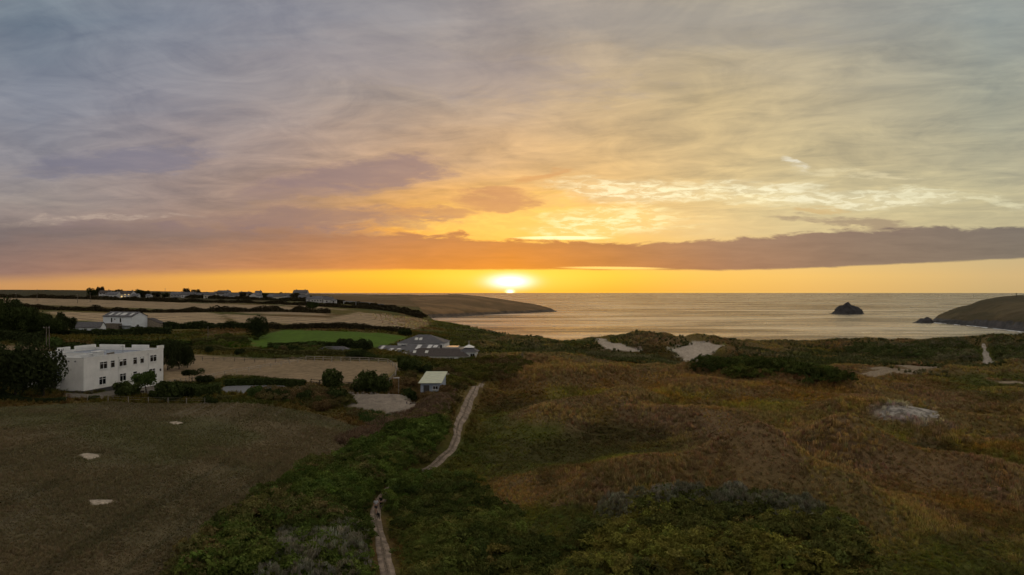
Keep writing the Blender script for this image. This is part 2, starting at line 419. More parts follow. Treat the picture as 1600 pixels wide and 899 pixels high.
class MB:
    """collects simple shapes into one mesh"""
    def __init__(s): s.v = []; s.f = []
    def poly(s, pts):
        n = len(s.v); s.v += [tuple(p) for p in pts]; s.f.append(list(range(n, n + len(pts)))); return s
    def box(s, x0, x1, y0, y1, z0, z1):
        n = len(s.v)
        s.v += [(x0,y0,z0),(x1,y0,z0),(x1,y1,z0),(x0,y1,z0),(x0,y0,z1),(x1,y0,z1),(x1,y1,z1),(x0,y1,z1)]
        s.f += [[n+a for a in q] for q in ((0,3,2,1),(4,5,6,7),(0,1,5,4),(1,2,6,5),(2,3,7,6),(3,0,4,7))]; return s
    def prism(s, pts, axis_vec):
        """extrude a planar polygon along axis_vec"""
        n = len(s.v); k = len(pts); a = Vector(axis_vec)
        s.v += [tuple(p) for p in pts] + [tuple(Vector(p) + a) for p in pts]
        s.f += [list(range(n, n + k))[::-1], list(range(n + k, n + 2 * k))]
        for i in range(k): s.f.append([n + i, n + (i + 1) % k, n + k + (i + 1) % k, n + k + i])
        return s
    def tube(s, pts, rad, seg=6):
        rad = rad if isinstance(rad, (list, tuple)) else [rad] * len(pts)
        rings = []
        for i, p in enumerate(pts):
            p = Vector(p); a = Vector(pts[max(i - 1, 0)]); b = Vector(pts[min(i + 1, len(pts) - 1)])
            t = (b - a).normalized(); u = t.orthogonal().normalized() if abs(t.z) < 0.999 else Vector((1, 0, 0))
            if abs(t.z) < 0.999: u = Vector((0, 0, 1)).cross(t).normalized()
            w = t.cross(u); n = len(s.v)
            s.v += [tuple(p + (u * math.cos(2 * math.pi * k / seg) + w * math.sin(2 * math.pi * k / seg)) * rad[i]) for k in range(seg)]
            rings.append(n)
        for a, b in zip(rings, rings[1:]):
            for k in range(seg): s.f.append([a + k, a + (k + 1) % seg, b + (k + 1) % seg, b + k])
        s.f.append([rings[0] + k for k in range(seg)][::-1]); s.f.append([rings[-1] + k for k in range(seg)])
        return s
    def build(s, name, mat, parent=None, smooth=False, loc=None, bevel=0.0):
        me = bpy.data.meshes.new(name); me.from_pydata(s.v, [], s.f); me.update()
        bm = bmesh.new(); bm.from_mesh(me); bmesh.ops.recalc_face_normals(bm, faces=bm.faces); bm.to_mesh(me); bm.free()
        if smooth: me.polygons.foreach_set('use_smooth', np.full(len(me.polygons), True))
        return link(name, me, mat, parent, loc)
# ------------------------------------------------------------------ materials
MATS = {}
def new_mat(name):
    m = bpy.data.materials.new(name); m.use_nodes = True; nt = m.node_tree
    return m, nt, nt.nodes['Principled BSDF']
def pos_vec(nt, obj=False):
    if obj:
        t = nt.nodes.new('ShaderNodeTexCoord'); return X(nt, t.outputs['Object'])
    g = nt.nodes.new('ShaderNodeNewGeometry'); return X(nt, g.outputs['Position'])
def mat_plain(name, col, rough=0.8, var=0.18, scale=1.2, bump=0.0, metal=0.0, spec=0.3, obj=True, bscale=None):
    if name in MATS: return MATS[name]
    m, nt, b = new_mat(name)
    v = pos_vec(nt, obj)
    n = xnoise(nt, v, scale, 5.0, 0.6)
    c = xmix(nt, n.ss(0.3, 0.7), tuple(x * (1 - var) for x in col), tuple(x * (1 + var) for x in col))
    nt.links.new(c.s, b.inputs['Base Color'])
    b.inputs['Roughness'].default_value = rough; b.inputs['Metallic'].default_value = metal
    b.inputs['Specular IOR Level'].default_value = spec
    if bump:
        bn = nt.nodes.new('ShaderNodeBump'); bn.inputs['Strength'].default_value = bump; bn.inputs['Distance'].default_value = 0.05
        nn = xnoise(nt, v, bscale or scale * 6, 4.0, 0.6); nt.links.new(nn.s, bn.inputs['Height']); nt.links.new(bn.outputs[0], b.inputs['Normal'])
    MATS[name] = m; return m
def mat_ground(name, grain=1.0, bump=0.6, bdist=0.25, streak=None, gain=1.0):
    """land surface: region colours stored per vertex, broken up by fine procedural grain"""
    m, nt, b = new_mat(name)
    a = nt.nodes.new('ShaderNodeAttribute'); a.attribute_name = 'Col'
    v = pos_vec(nt)
    n1 = xnoise(nt, v, 0.9 * grain, 6.0, 0.7); n2 = xnoise(nt, v, 0.13 * grain, 5.0, 0.6)
    k = (n1 - 0.5) * 1.5 + (n2 - 0.5) * 0.7 + 1.0
    if streak:
        ang, wl, amt = streak
        x, y, z = xsep(nt, v)
        s = x * math.cos(ang) + y * math.sin(ang)
        s = s + (xnoise(nt, v, 0.03, 2.0) - 0.5) * 6.0
        wv = (s * (2 * math.pi / wl)).f('SINE')
        k = k + wv * amt * xnoise(nt, v, 0.05, 3.0)
    k = k.mx(0.15) * gain
    c = xmix(nt, 1.0, X(nt, a.outputs['Color']), xcomb(nt, k, k, k), 'MULTIPLY')
    nt.links.new(c.s, b.inputs['Base Color'])
    b.inputs['Roughness'].default_value = 0.95; b.inputs['Specular IOR Level'].default_value = 0.1
    bn = nt.nodes.new('ShaderNodeBump'); bn.inputs['Strength'].default_value = bump; bn.inputs['Distance'].default_value = bdist
    nt.links.new(n1.s, bn.inputs['Height']); nt.links.new(bn.outputs[0], b.inputs['Normal'])
    return m
# ------------------------------------------------------------------ land colour regions (surface colours, with relief shading painted in on the dunes)
def P_(pts): return [p[:2] for p in pick_many(pts)]
FIELD_BROWN = P_([(-60,640),(60,634),(180,629),(330,630),(430,636),(500,648),(560,668),(600,686),(560,706),(480,738),(400,790),(340,836),(285,905)]) + [(-36, 30), (-80, 30), (-150, 110)]
STUB_A = P_([(70,487),(160,489),(300,487.5),(345,491),(352,500),(348,511),(255,509),(200,506),(110,500)])     # stubble behind the barn
STUB_B = P_([(350,491),(420,494),(515,497.5),(560,487.5),(660,500),(672,505),(664,511),(630,515),(540,513),(440,507),(400,504.5),(372,504)])
STUB_C = P_([(-200,463.5),(0,465),(150,467.5),(290,472.5),(430,477.5),(500,484),(515,494),(420,491.5),(300,484),(160,479.5),(20,475.5),(-200,474)])
STUB_D = P_([(285,468.5),(420,473.5),(480,477.5),(548,485.5),(500,482),(430,475.5),(340,474)])
GREEN_F = P_([(385,530),(440,516),(520,518),(600,521.5),(640,526),(610,540),(575,546),(480,544),(395,544)])
GREEN_S = P_([(258,531),(330,534),(392,538),(392,545),(330,543),(258,539)])
PADDOCK = P_([(252,560),(300,553),(400,560),(520,564),(620,567),(630,574),(606,592),(560,603),(480,599),(400,590),(350,590),(310,598),(255,598)])
LAWN_L = P_([(-60,540),(70,541),(74,553),(40,556),(-60,556)])
DRIVE = P_([(345,606),(360,601),(420,600),(480,602.5),(478,607.5),(420,611),(380,615),(352,616),(340,612)])
YARD = P_([(105,614),(140,617),(175,609),(210,602),(260,603),(250,612),(200,620),(140,624),(110,623)])
SANDPIT = _PL[4][0]
PATCHES = [P_(q) for q in (
   [(121,711),(138,708),(160,709.5),(157,715),(138,717.5),(126,715)],
   [(135,783),(150,781),(176,782),(181,786.5),(165,790),(142,790.5)],
   [(262,660.5),(276,659),(289,661),(284,663.5),(270,663)],
   [(318,629),(334,628.2),(335,630.2),(320,630.6)])]
BLOWOUT = P_([(1366,643),(1385,634),(1410,634.5),(1440,637),(1462,646),(1470,653),(1440,656),(1405,655),(1375,650)])
BOWL_A = _PL[3][0]
BOWL_B = _PL[2][0]
PALES = [(P_(q), w) for q, w in (
   ([(1330,566),(1400,572),(1455,576),(1490,574)], 2.2), ([(1360,577),(1420,577),(1470,574)], 1.6), ([(1345,588),(1380,582),(1440,580)], 3.0), ([(1240,573),(1290,574)], 1.0), ([(1560,598),(1600,599)], 1.2),
   ([(1040,652),(1150,668),(1260,690),(1360,715),(1480,745),(1620,785)], 3.6), ([(1100,672),(1200,695),(1300,720)], 5.0), ([(1330,662),(1450,672),(1620,686)], 1.6), ([(1250,660),(1330,690)], 2.5), ([(830,640),(900,655)], 4.0), ([(1000,640),(1060,650)], 5.0), ([(860,790),(1000,796)], 0.6))]
BEACH_PATH = P_([(1537,538),(1539,548),(1542,560),(1546,570)])
PATH = P_([(612,930),(604,895),(598,866),(592,838),(588,808),(589,790),(600,772),(625,755),(655,739),(680,728),(700,710),(711,690),(716,668),(724,650),(732,628),(741,610),(752,599)])
PATH2 = P_([(752,599),(770,582),(790,573),(806,566),(816,558),(822,551)])
def mixc(a, b, t):
    t = np.asarray(t)[..., None]; return a * (1 - t) + np.asarray(b) * t
C_BRN = np.array((0.150, 0.094, 0.034)); C_RUST = np.array((0.190, 0.112, 0.030)); C_OLIVE = np.array((0.170, 0.138, 0.034))
C_GREEN = np.array((0.094, 0.104, 0.026)); C_DARK = np.array((0.022, 0.034, 0.012)); C_PALE = np.array((0.205, 0.140, 0.080))
C_SAND = np.array((0.52, 0.44, 0.36)); C_STUB = np.array((0.345, 0.255, 0.155)); C_GRASS = np.array((0.074, 0.132, 0.014))
def land_color(x, y):
    r = np.hypot(x, y); az = np.arctan2(x, y)
    a = fbm(x, y, 34, 101, 4); b = fbm(x, y, 17, 131, 4); c = fbm(x, y, 60, 151, 3); e = fbm(x, y, 5, 171, 3)
    col = np.broadcast_to(C_BRN, x.shape + (3,)).copy()
    col = mixc(col, C_RUST, sstep(-0.05, 0.30, a))
    col = mixc(col, C_OLIVE, sstep(-0.05, 0.35, b + 0.3 * e))
    px = 800 + F * x / np.maximum(y, 1.0)
    # greener towards the camera and far right, in the lee of the beach dunes and by the path
    g = sstep(92, 66, r) * 0.75 + sstep(1380, 1560, px) * sstep(120, 150, r) * 0.8 + sstep(225, 300, r) * 0.6 + sstep(1000, 780, px) * sstep(150, 220, r) * 0.5
    g = np.clip(g + 1.2 * c + 0.5 * b, 0, 1)
    col = mixc(col, C_GREEN, sstep(0.15, 1.0, g) * 0.9)
    col = mixc(col, C_PALE, sstep(0.16, 0.42, fbm(x, y, 21, 201, 4) + 0.15 * e) * 0.55 * (1 - sstep(0.2, 0.8, g)))
    for pl, w in PALES:
        d, _ = polyline_dist(x, y, pl)
        col = mixc(col, C_PALE, np.exp(-((d + 4 * e) / w) ** 2) * 0.75)
    # relief shading painted into the colour, then left side: rough grass, farmland
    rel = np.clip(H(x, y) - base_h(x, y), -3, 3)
    col = mixc(col, C_PALE * np.array((1.0, 0.98, 0.85)), sstep(0.3, 1.5, rel + 0.8 * e) * 0.6)  # crests paled: dry grass tone that also paints in their light
    col = mixc(col, np.array((0.075, 0.066, 0.026)), sstep(-0.2, -1.4, rel + 0.8 * e) * 0.7)  # hollows darkened: bracken tone that also paints in their shade
    left = sstep(-0.015, -0.10, az + 0.05 * sstep(150, 260, r) + 0.02 * e)
    lc = mixc(mixc(np.broadcast_to(C_OLIVE * 0.75, x.shape + (3,)), C_BRN, sstep(-0.1, 0.3, a)), C_GREEN * 0.8, sstep(-0.1, 0.4, b))
    col = mixc(col, 0, left) + lc * left[..., None]
    far = sstep(560, 760, r) * left
    col = mixc(col, np.array((0.050, 0.046, 0.024)), far * 0.85 * sstep(520, 400, px))
    col = mixc(col, mixc(np.broadcast_to(np.array((0.175, 0.112, 0.054)), x.shape + (3,)), (0.24, 0.17, 0.095), sstep(0.0, 0.2, fbm(x * 0.4, y, 60, 503, 3))), far * 0.9 * sstep(420, 540, px))
    # rocky cliff edge
    rc = coast_r(az)
    col = mixc(col, np.array((0.10, 0.085, 0.07)), sstep(4, 26, r - rc) * 0.8)
    def reg(poly, cc, soft=1.5, wob=1.5, k=1.0):
        nonlocal col
        xs = [p[0] for p in poly]; ys = [p[1] for p in poly]
        m = (x > min(xs) - 8) & (x < max(xs) + 8) & (y > min(ys) - 8) & (y < max(ys) + 8)
        if not m.any(): return
        s = poly_sd(x[m], y[m], poly) + e[m] * wob * 2
        col[m] = mixc(col[m], cc, sstep(soft, -soft, s) * k)
    s = C_STUB
    reg(STUB_A, s, 3, 3); reg(STUB_B, s * 0.9, 3, 3); reg(STUB_C, s * 0.85, 4, 4); reg(STUB_D, s * 0.9, 4, 4)
    reg(GREEN_F, C_GRASS, 2, 2); reg(GREEN_S, C_GRASS * 0.85, 2, 2); reg(PADDOCK, C_STUB * 0.72, 1.2, 1.0); reg(LAWN_L, C_STUB * 0.7, 1.5, 1)
    m = in_poly(x, y, FIELD_BROWN)
    fb = mixc(np.broadcast_to(np.array((0.150, 0.124, 0.068)), x.shape + (3,)), np.array((0.136, 0.126, 0.060)), sstep(-0.05, 0.3, a + 0.4 * e))
    fb = mixc(fb, np.array((0.170, 0.134, 0.074)), sstep(0.0, 0.35, b))
    ln = 0.8 * vnoise((x + 0.03 * y + 1.2 * a) / 0.9, y / 30.0, 301) + 0.7 * vnoise((x + 0.03 * y + 1.2 * a) / 2.4, y / 60.0, 302)
    fb = mixc(fb, np.array((0.225, 0.190, 0.130)), sstep(0.30, 0.55, ln) * sstep(-0.25, 0.25, c + 0.6 * b) * 0.7)
    fb = mixc(fb, np.array((0.095, 0.086, 0.046)), sstep(-0.28, -0.5, ln) * 0.5)
    col[m] = fb[m]
    reg(SANDPIT, C_SAND * 0.56, 1.0, 5.0); reg(BOWL_A, C_SAND * 0.95, 1.2, 2.5); reg(BOWL_B, C_SAND * 0.95, 1.2, 2.5); reg(BLOWOUT, C_SAND * 0.6, 1.6, 2.0); reg(YARD, np.array((0.20, 0.18, 0.155)), 0.5, 0.5)
    return np.clip(col, 0.004, 0.9)
# ------------------------------------------------------------------ terrain sheet (finer near, coarser far)
azs = np.concatenate([np.radians(np.linspace(-75, -41, 60, endpoint=False)), np.radians(np.linspace(-41, 41, 760, endpoint=False)), np.radians(np.linspace(41, 75, 60))])
rs = np.concatenate([np.exp(np.linspace(math.log(14), math.log(52), 60, endpoint=False)), np.exp(np.linspace(math.log(52), math.log(1350), 640))])
AA, RR = np.meshgrid(azs, rs); GX = RR * np.sin(AA); GY = RR * np.cos(AA)
GZ = H(GX.ravel(), GY.ravel()).reshape(GX.shape)
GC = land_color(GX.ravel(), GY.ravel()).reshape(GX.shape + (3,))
nr, na = GX.shape
ii, jj = np.meshgrid(np.arange(nr - 1), np.arange(na - 1), indexing='ij')
quads_all = np.stack([ii * na + jj, ii * na + jj + 1, (ii + 1) * na + jj + 1, (ii + 1) * na + jj], -1).reshape(-1, 4)
V_all = np.stack([GX, GY, GZ], -1).reshape(-1, 3); C_all = GC.reshape(-1, 3)
fc = V_all[quads_all].mean(1)
own = np.zeros(len(quads_all), np.int8)
REG = [('stubble_field', STUB_A, mat_ground('stubble A', 0.6, 0.4, 0.2, (R(62), 9.0, 0.6))), ('stubble_field', STUB_B, mat_ground('stubble B', 0.6, 0.4, 0.2, (R(50), 8.0, 0.6))),
       ('stubble_field', STUB_C, mat_ground('stubble C', 0.5, 0.4, 0.2, (R(70), 12.0, 0.4))), ('stubble_field', STUB_D, mat_ground('stubble D', 0.5, 0.4, 0.2, (R(70), 12.0, 0.2))),
       ('green_field', GREEN_F, mat_ground('pasture', 0.7, 0.5, 0.2)), ('paddock', PADDOCK, mat_ground('paddock sand', 0.7, 0.4, 0.12)), ('field', FIELD_BROWN, mat_ground('dry field', 1.3, 0.8, 0.2, None, 0.72))]
for k, (nm, poly, mt) in enumerate(REG):
    own[in_poly(fc[:, 0], fc[:, 1], poly)] = k + 1
vis = fc[:, 2] > -5.5
def sub_mesh(name, sel):
    q = quads_all[sel]; u, inv = np.unique(q, return_inverse=True)
    return mesh_np(name, V_all[u], inv.reshape(-1, 4), True, C_all[u])
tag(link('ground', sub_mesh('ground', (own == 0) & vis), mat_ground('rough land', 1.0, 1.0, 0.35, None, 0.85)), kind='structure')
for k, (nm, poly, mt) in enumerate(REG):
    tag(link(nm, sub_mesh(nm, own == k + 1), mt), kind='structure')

# ------------------------------------------------------------------ sea
def mat_sea():
    m, nt, b = new_mat('sea water'); nt.nodes.remove(b); out = nt.nodes['Material Output']
    v = pos_vec(nt); x, y, z = xsep(nt, v)
    big = xnoise(nt, xcomb(nt, x * 0.22, y, 0.0), 0.006, 4.0, 0.6)
    sw = xnoise(nt, xcomb(nt, x * 0.30 + y * 0.05, y, 0.0), 0.05, 6.0, 0.62, 0.3)
    s2 = xnoise(nt, xcomb(nt, x * 0.5, y, 5.0), 0.30, 5.0, 0.6, 0.2)
    rip = xnoise(nt, xcomb(nt, x * 0.26 + y * 0.02, y, 9.0), 0.014, 10.0, 0.80, 0.3)
    bn = nt.nodes.new('ShaderNodeBump'); bn.inputs['Strength'].default_value = 0.7; bn.inputs['Distance'].default_value = 1.0
    s0 = xnoise(nt, xcomb(nt, x * 0.10 + y * 0.03, y, 2.0), 0.022, 5.0, 0.6, 0.4)
    nt.links.new((s0 * 9.0 + sw * 3.6 + s2 * 0.5).s, bn.inputs['Height'])
    gl = nt.nodes.new('ShaderNodeBsdfGlossy'); gl.inputs['Color'].default_value = (0.81, 0.71, 0.58, 1)
    nt.links.new(big.ss(0.35, 0.65, 0.16, 0.30).s, gl.inputs['Roughness']); nt.links.new(bn.outputs[0], gl.inputs['Normal'])
    df = nt.nodes.new('ShaderNodeBsdfDiffuse'); df.inputs['Color'].default_value = (0.045, 0.052, 0.050, 1)
    mx = nt.nodes.new('ShaderNodeMixShader'); nt.links.new((big * 0.45 + rip * 0.55).ss(0.43, 0.57, 0.42, 0.97).s, mx.inputs[0])
    nt.links.new(df.outputs[0], mx.inputs[1]); nt.links.new(gl.outputs[0], mx.inputs[2]); nt.links.new(mx.outputs[0], out.inputs[0])
    return m
sea_v = []; sea_q = []
rad = [150, 400, 800, 1600, 3200, 6400, 12800, 25600, 51200, 102400]
th = np.radians(np.linspace(-100, 100, 41))
sv = np.array([(r_ * math.sin(t), r_ * math.cos(t), 0.0) for r_ in rad for t in th])
sq = [(i * 41 + j, i * 41 + j + 1, (i + 1) * 41 + j + 1, (i + 1) * 41 + j) for i in range(len(rad) - 1) for j in range(40)]
tag(link('sea', mesh_np('sea', sv, sq, False), mat_sea()), kind='structure')

# ------------------------------------------------------------------ headlands
def mat_headland(name, turf, turf2, rock, cliff):
    m, nt, b = new_mat(name)
    v = pos_vec(nt); x, y, z = xsep(nt, v)
    n = xnoise(nt, v, 0.02, 6.0, 0.65); n2 = xnoise(nt, v, 0.09, 6.0, 0.7)
    strips = xnoise(nt, xcomb(nt, x * 0.3, y * 1.0, z * 2.0), 0.02, 3.0)
    t = xmix(nt, n.ss(0.35, 0.65), turf, turf2)
    t = xmix(nt, strips.ss(0.50, 0.60) * 0.6, t, tuple(c * 1.55 for c in turf))
    g = nt.nodes.new('ShaderNodeNewGeometry'); nz = xsep(nt, X(nt, g.outputs['Normal']))[2]
    rk = xmix(nt, n2.ss(0.3, 0.7), tuple(c * 0.6 for c in rock), tuple(c * 1.35 for c in rock))
    f = (z + (n2 - 0.5) * cliff * 1.2).ss(cliff * 1.15, cliff * 0.7)
    f = f.mx(nz.ss(0.72, 0.5))
    c = xmix(nt, f, t, rk)
    nt.links.new(c.s, b.inputs['Base Color']); b.inputs['Roughness'].default_value = 0.95; b.inputs['Specular IOR Level'].default_value = 0.15
    bn = nt.nodes.new('ShaderNodeBump'); bn.inputs['Strength'].default_value = 0.7; bn.inputs['Distance'].default_value = 2.0
    nt.links.new(n2.s, bn.inputs['Height']); nt.links.new(bn.outputs[0], b.inputs['Normal'])
    return m
def headland(name, base, sky, width, mat, nx, ny, cliff, seed, rough=1.0):
    """base: (px,py) of the waterline; sky: (px,py) of the ridge; width: (px, metres from waterline to ridge)"""
    pxs = np.linspace(base[0][0], base[-1][0], nx)
    bp = np.interp(pxs, *zip(*base)); sp = np.interp(pxs, *zip(*sky)); wd = np.interp(pxs, *zip(*width))
    Yb = CAMZ * F / (bp - HOR)
    ts = np.concatenate([np.linspace(-0.06, 0.2, ny // 3, endpoint=False), np.linspace(0.2, 1.0, ny // 3, endpoint=False), np.linspace(1.0, 2.1, ny // 3)])
    PXg, Tg = np.meshgrid(pxs, ts); Y = Yb[None] + wd[None] * Tg
    Xw = (PXg - 800) / F * Y
    Yr = Yb + wd; zr = CAMZ - (sp - HOR) / F * Yr
    nse = fbm(Xw, Y, 45, seed, 5, 0.6); n2 = fbm(Xw, Y, 14, seed + 5, 4, 0.6)
    t = np.clip(Tg + n2 * 0.06 * np.minimum(1, 60 / wd[None]), -0.1, 2.2)
    prof = np.where(t < 0, t * 3.0, np.where(t < 1, cliff * sstep(0, 0.07, t) + (1 - cliff) * np.sin(np.clip(t, 0, 1) * math.pi / 2), 1 - sstep(1.0, 2.0, t) * 1.15))
    z = zr[None] * prof + nse * rough * 2.2 * sstep(0.0, 0.3, t) * sstep(1.05, 0.7, t) + n2 * rough * 1.6 * sstep(-0.02, 0.05, t) * sstep(0.4, 0.1, t)
    q = [(i * nx + j, i * nx + j + 1, (i + 1) * nx + j + 1, (i + 1) * nx + j) for i in range(len(ts) - 1) for j in range(nx - 1)]
    return tag(link(name, mesh_np(name, np.stack([Xw, Y, z], -1).reshape(-1, 3), q, True), mat), kind='structure')
headland('headland', [(440,501),(560,500),(655,497),(700,495),(760,492),(820,489.5),(872,487)],
         [(440,462.5),(500,460.5),(560,461.5),(600,461.2),(640,460.4),(655,461.3),(690,461),(712,459.8),(745,462.5),(780,467),(810,471.5),(835,475.5),(850,479),(862,482.5),(867,485.5),(872,487)],
         [(440,900),(560,650),(655,520),(745,420),(800,300),(850,120),(872,12)],
         mat_headland('far headland turf', (0.200,0.122,0.058), (0.150,0.100,0.048), (0.115,0.088,0.066), 6.0), 420, 150, 0.16, 77)  # turf colour warmed and lightened to stand in for haze glow
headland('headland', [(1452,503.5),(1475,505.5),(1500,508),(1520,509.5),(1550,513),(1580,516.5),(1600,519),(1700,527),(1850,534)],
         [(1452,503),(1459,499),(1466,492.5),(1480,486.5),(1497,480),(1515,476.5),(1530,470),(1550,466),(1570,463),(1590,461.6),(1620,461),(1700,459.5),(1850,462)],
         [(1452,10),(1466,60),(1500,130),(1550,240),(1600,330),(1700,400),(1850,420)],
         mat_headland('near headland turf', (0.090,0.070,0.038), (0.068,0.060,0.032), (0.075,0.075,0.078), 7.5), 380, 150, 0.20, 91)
def sea_rock(label, px0, px1, pyb, prof, depth, seed):
    Yb = CAMZ * F / (pyb - HOR); nx, ny = 90, 40
    pxs = np.linspace(px0, px1, nx); s = np.linspace(-1, 1, ny)
    zt = np.interp(pxs, [p[0] for p in prof], [(pyb - p[1]) / F * Yb for p in prof])
    PXg, S = np.meshgrid(pxs, s); Xw = (PXg - 800) / F * (Yb + depth); Yw = Yb + depth + S * depth * (0.55 + 0.45 * np.sin(math.pi * (PXg - px0) / (px1 - px0)))
    rid = 1 - np.abs(fbm(Xw, Yw, 14, seed, 4, 0.6)) * 2
    z = zt[None] * (np.clip(1 - np.abs(S) ** 2.6, 0, 1)) * (0.82 + 0.22 * rid) + fbm(Xw, Yw, 6, seed + 3, 3) * 1.4 - 0.8
    q = [(i * nx + j, i * nx + j + 1, (i + 1) * nx + j + 1, (i + 1) * nx + j) for i in range(ny - 1) for j in range(nx - 1)]
    o = link('sea_rock', mesh_np('sea_rock', np.stack([Xw, Yw, z], -1).reshape(-1, 3), q, False), mat_plain('wet rock', (0.040, 0.038, 0.040), 0.85, 0.45, 0.12, 0.9, obj=False, bscale=0.5))
    return tag(o, label, 'rock')
sea_rock('dark peaked rock island standing alone out in the sea', 1298, 1348, 491, [(1298,490.5),(1302,488.5),(1307,485),(1309,480),(1313,477),(1319,476),(1321,473.5),(1325,471.5),(1328,474),(1331,477),(1337,479),(1342,480),(1344,481.5),(1345,486),(1348,490)], 24, 5)
sea_rock('small jagged rock stack off the tip of the right headland', 1426, 1457, 505, [(1426,504.5),(1432,502),(1437,500),(1441,497),(1447,495.5),(1453,494.5),(1455,500),(1457,504.5)], 12, 9)

# broken surf along the foot of the right headland
FOAM = mat_plain('surf foam', (0.62, 0.64, 0.66), 0.6, 0.3, 0.15, 0.3, obj=False)
pxs_ = np.linspace(1452, 1760, 240); pb_ = np.interp(pxs_, [1452,1475,1500,1520,1550,1580,1600,1700,1850], [503.5,505.5,508,509.5,513,516.5,519,527,534]); Yb_ = CAMZ * F / (pb_ - HOR)
wf_ = np.clip(fbm(pxs_, pxs_ * 0, 9, 611, 3) + 0.12 + 0.35 * sstep(1530, 1600, pxs_), 0.0, 1) * 26
fv = []; fq = []
for i_ in range(240):
    for j_, o_ in enumerate((4.0, -wf_[i_] * 0.5, -wf_[i_])): fv.append(((pxs_[i_] - 800) / F * (Yb_[i_] + o_), Yb_[i_] + o_, 0.22 if j_ < 2 else 0.06))
    if i_ and wf_[i_] > 1.5 and wf_[i_ - 1] > 1.5: fq += [((i_ - 1) * 3 + j_, i_ * 3 + j_, i_ * 3 + j_ + 1, (i_ - 1) * 3 + j_ + 1) for j_ in range(2)]
tag(link('surf', mesh_np('surf', fv, fq, True), FOAM), 'white surf breaking along the foot of the right headland', 'surf', kind='stuff')
# ------------------------------------------------------------------ draped sheets: path, drive, bare sand
def mat_sand(name, col, var=0.25, scale=1.5):
    return mat_plain(name, col, 0.95, var, scale, 0.6, obj=False, spec=0.1)
def ribbon(name, pts, w, mat, lift=0.05, step=0.5, wob=0.25, cut=None):
    L = [0.0]
    for a, b in zip(pts, pts[1:]): L.append(L[-1] + math.dist(a[:2], b[:2]))
    s = np.arange(0, L[-1], step); cx = np.interp(s, L, [p[0] for p in pts]); cy = np.interp(s, L, [p[1] for p in pts])
    k = np.ones(9) / 9
    if len(s) > 20:
        cx[4:-4] = np.convolve(cx, k, 'valid'); cy[4:-4] = np.convolve(cy, k, 'valid')
    tx = np.gradient(cx); ty = np.gradient(cy); l = np.hypot(tx, ty); nx_, ny_ = -ty / l, tx / l
    ww = (w(s / L[-1]) if callable(w) else np.full(len(s), w)) * (1 + wob * fbm(s, s * 0, 3.0, 61, 3))
    off = fbm(s, s * 0 + 9, 5.0, 71, 2) * 0.3
    cols = np.array([-0.58, -0.5, -0.3, -0.1, 0.1, 0.3, 0.5, 0.58])
    Xg = cx[:, None] + nx_[:, None] * (cols[None] * ww[:, None] + off[:, None]); Yg = cy[:, None] + ny_[:, None] * (cols[None] * ww[:, None] + off[:, None])
    dz = np.array([-0.25, 0.0, -0.03, 0.03, 0.03, -0.03, 0.0, -0.25]) + lift
    Zg = H(Xg.ravel(), Yg.ravel()).reshape(Xg.shape) + dz[None]
    n = len(s); q = [(i * 8 + j, i * 8 + j + 1, (i + 1) * 8 + j + 1, (i + 1) * 8 + j) for i in range(n - 1) for j in range(7)]
    return link(name, mesh_np(name, np.stack([Xg, Yg, Zg], -1).reshape(-1, 3), q, True), mat)
def patch(name, poly, mat, lift=0.06, n=46, wob=0.6, size=1.5):
    """bare patch draped on the land: polar sheet with an uneven rim"""
    p = np.array(poly); c = p.mean(0); th_ = np.linspace(0, 2 * np.pi, n * 2, endpoint=False)
    rad_ = []
    for t in th_:
        dv = np.array((math.cos(t), math.sin(t))); best = 0.3
        for a, b in zip(p, np.roll(p, -1, 0)):
            e = b - a; det = dv[0] * -e[1] + dv[1] * e[0]
            if abs(det) < 1e-9: continue
            w_ = a - c; u = (w_[0] * -e[1] + w_[1] * e[0]) / det; v_ = (dv[0] * w_[1] - dv[1] * w_[0]) / det
            if u > 0 and 0 <= v_ <= 1: best = max(best, u)
        rad_.append(best)
    rad_ = np.array(rad_); k = np.linspace(0.02, 1, 16)
    Xg = c[0] + np.cos(th_)[None] * rad_[None] * k[:, None]; Yg = c[1] + np.sin(th_)[None] * rad_[None] * k[:, None]
    wv = 1 + wob * fbm(Xg, Yg, size, 88, 3) * (k[:, None] ** 2)
    Xg = c[0] + (Xg - c[0]) * wv; Yg = c[1] + (Yg - c[1]) * wv
    dz = np.where(k > 0.97, -0.15, lift)[:, None]
    Zg = H(Xg.ravel(), Yg.ravel()).reshape(Xg.shape) + dz + fbm(Xg, Yg, size * 0.6, 99, 2) * 0.05
    m = len(th_); q = [(i * m + j, i * m + (j + 1) % m, (i + 1) * m + (j + 1) % m, (i + 1) * m + j) for i in range(15) for j in range(m)]
    return link(name, mesh_np(name, np.stack([Xg, Yg, Zg], -1).reshape(-1, 3), q, True), mat)
SANDM = mat_sand('path sand', (0.27, 0.215, 0.170), 0.4, 0.9)
tag(ribbon('path', PATH, lambda t: 1.15 + 0.45 * sstep(0.45, 0.7, t) - 0.4 * sstep(0.85, 1, t), SANDM), kind='structure')
tag(ribbon('path_rut', PATH, 0.28, mat_sand('trodden rut', (0.15, 0.12, 0.09)), 0.10, 0.5, 0.8), kind='structure')
tag(ribbon('path', PATH2, 0.5, mat_sand('worn track', (0.10, 0.08, 0.05)), 0.04), kind='structure')
for pl_, w_ in PALES[:5]: tag(ribbon('path', pl_, w_ * 0.8, mat_sand('sandy track', (0.27, 0.215, 0.15)), 0.12, 1.0, 0.9), kind='structure')
tag(ribbon('path', BEACH_PATH, lambda t: 1.1 + 1.1 * t, mat_sand('beach path sand', (0.33, 0.29, 0.25), 0.4), 0.25, 1.0, 0.7), kind='structure')
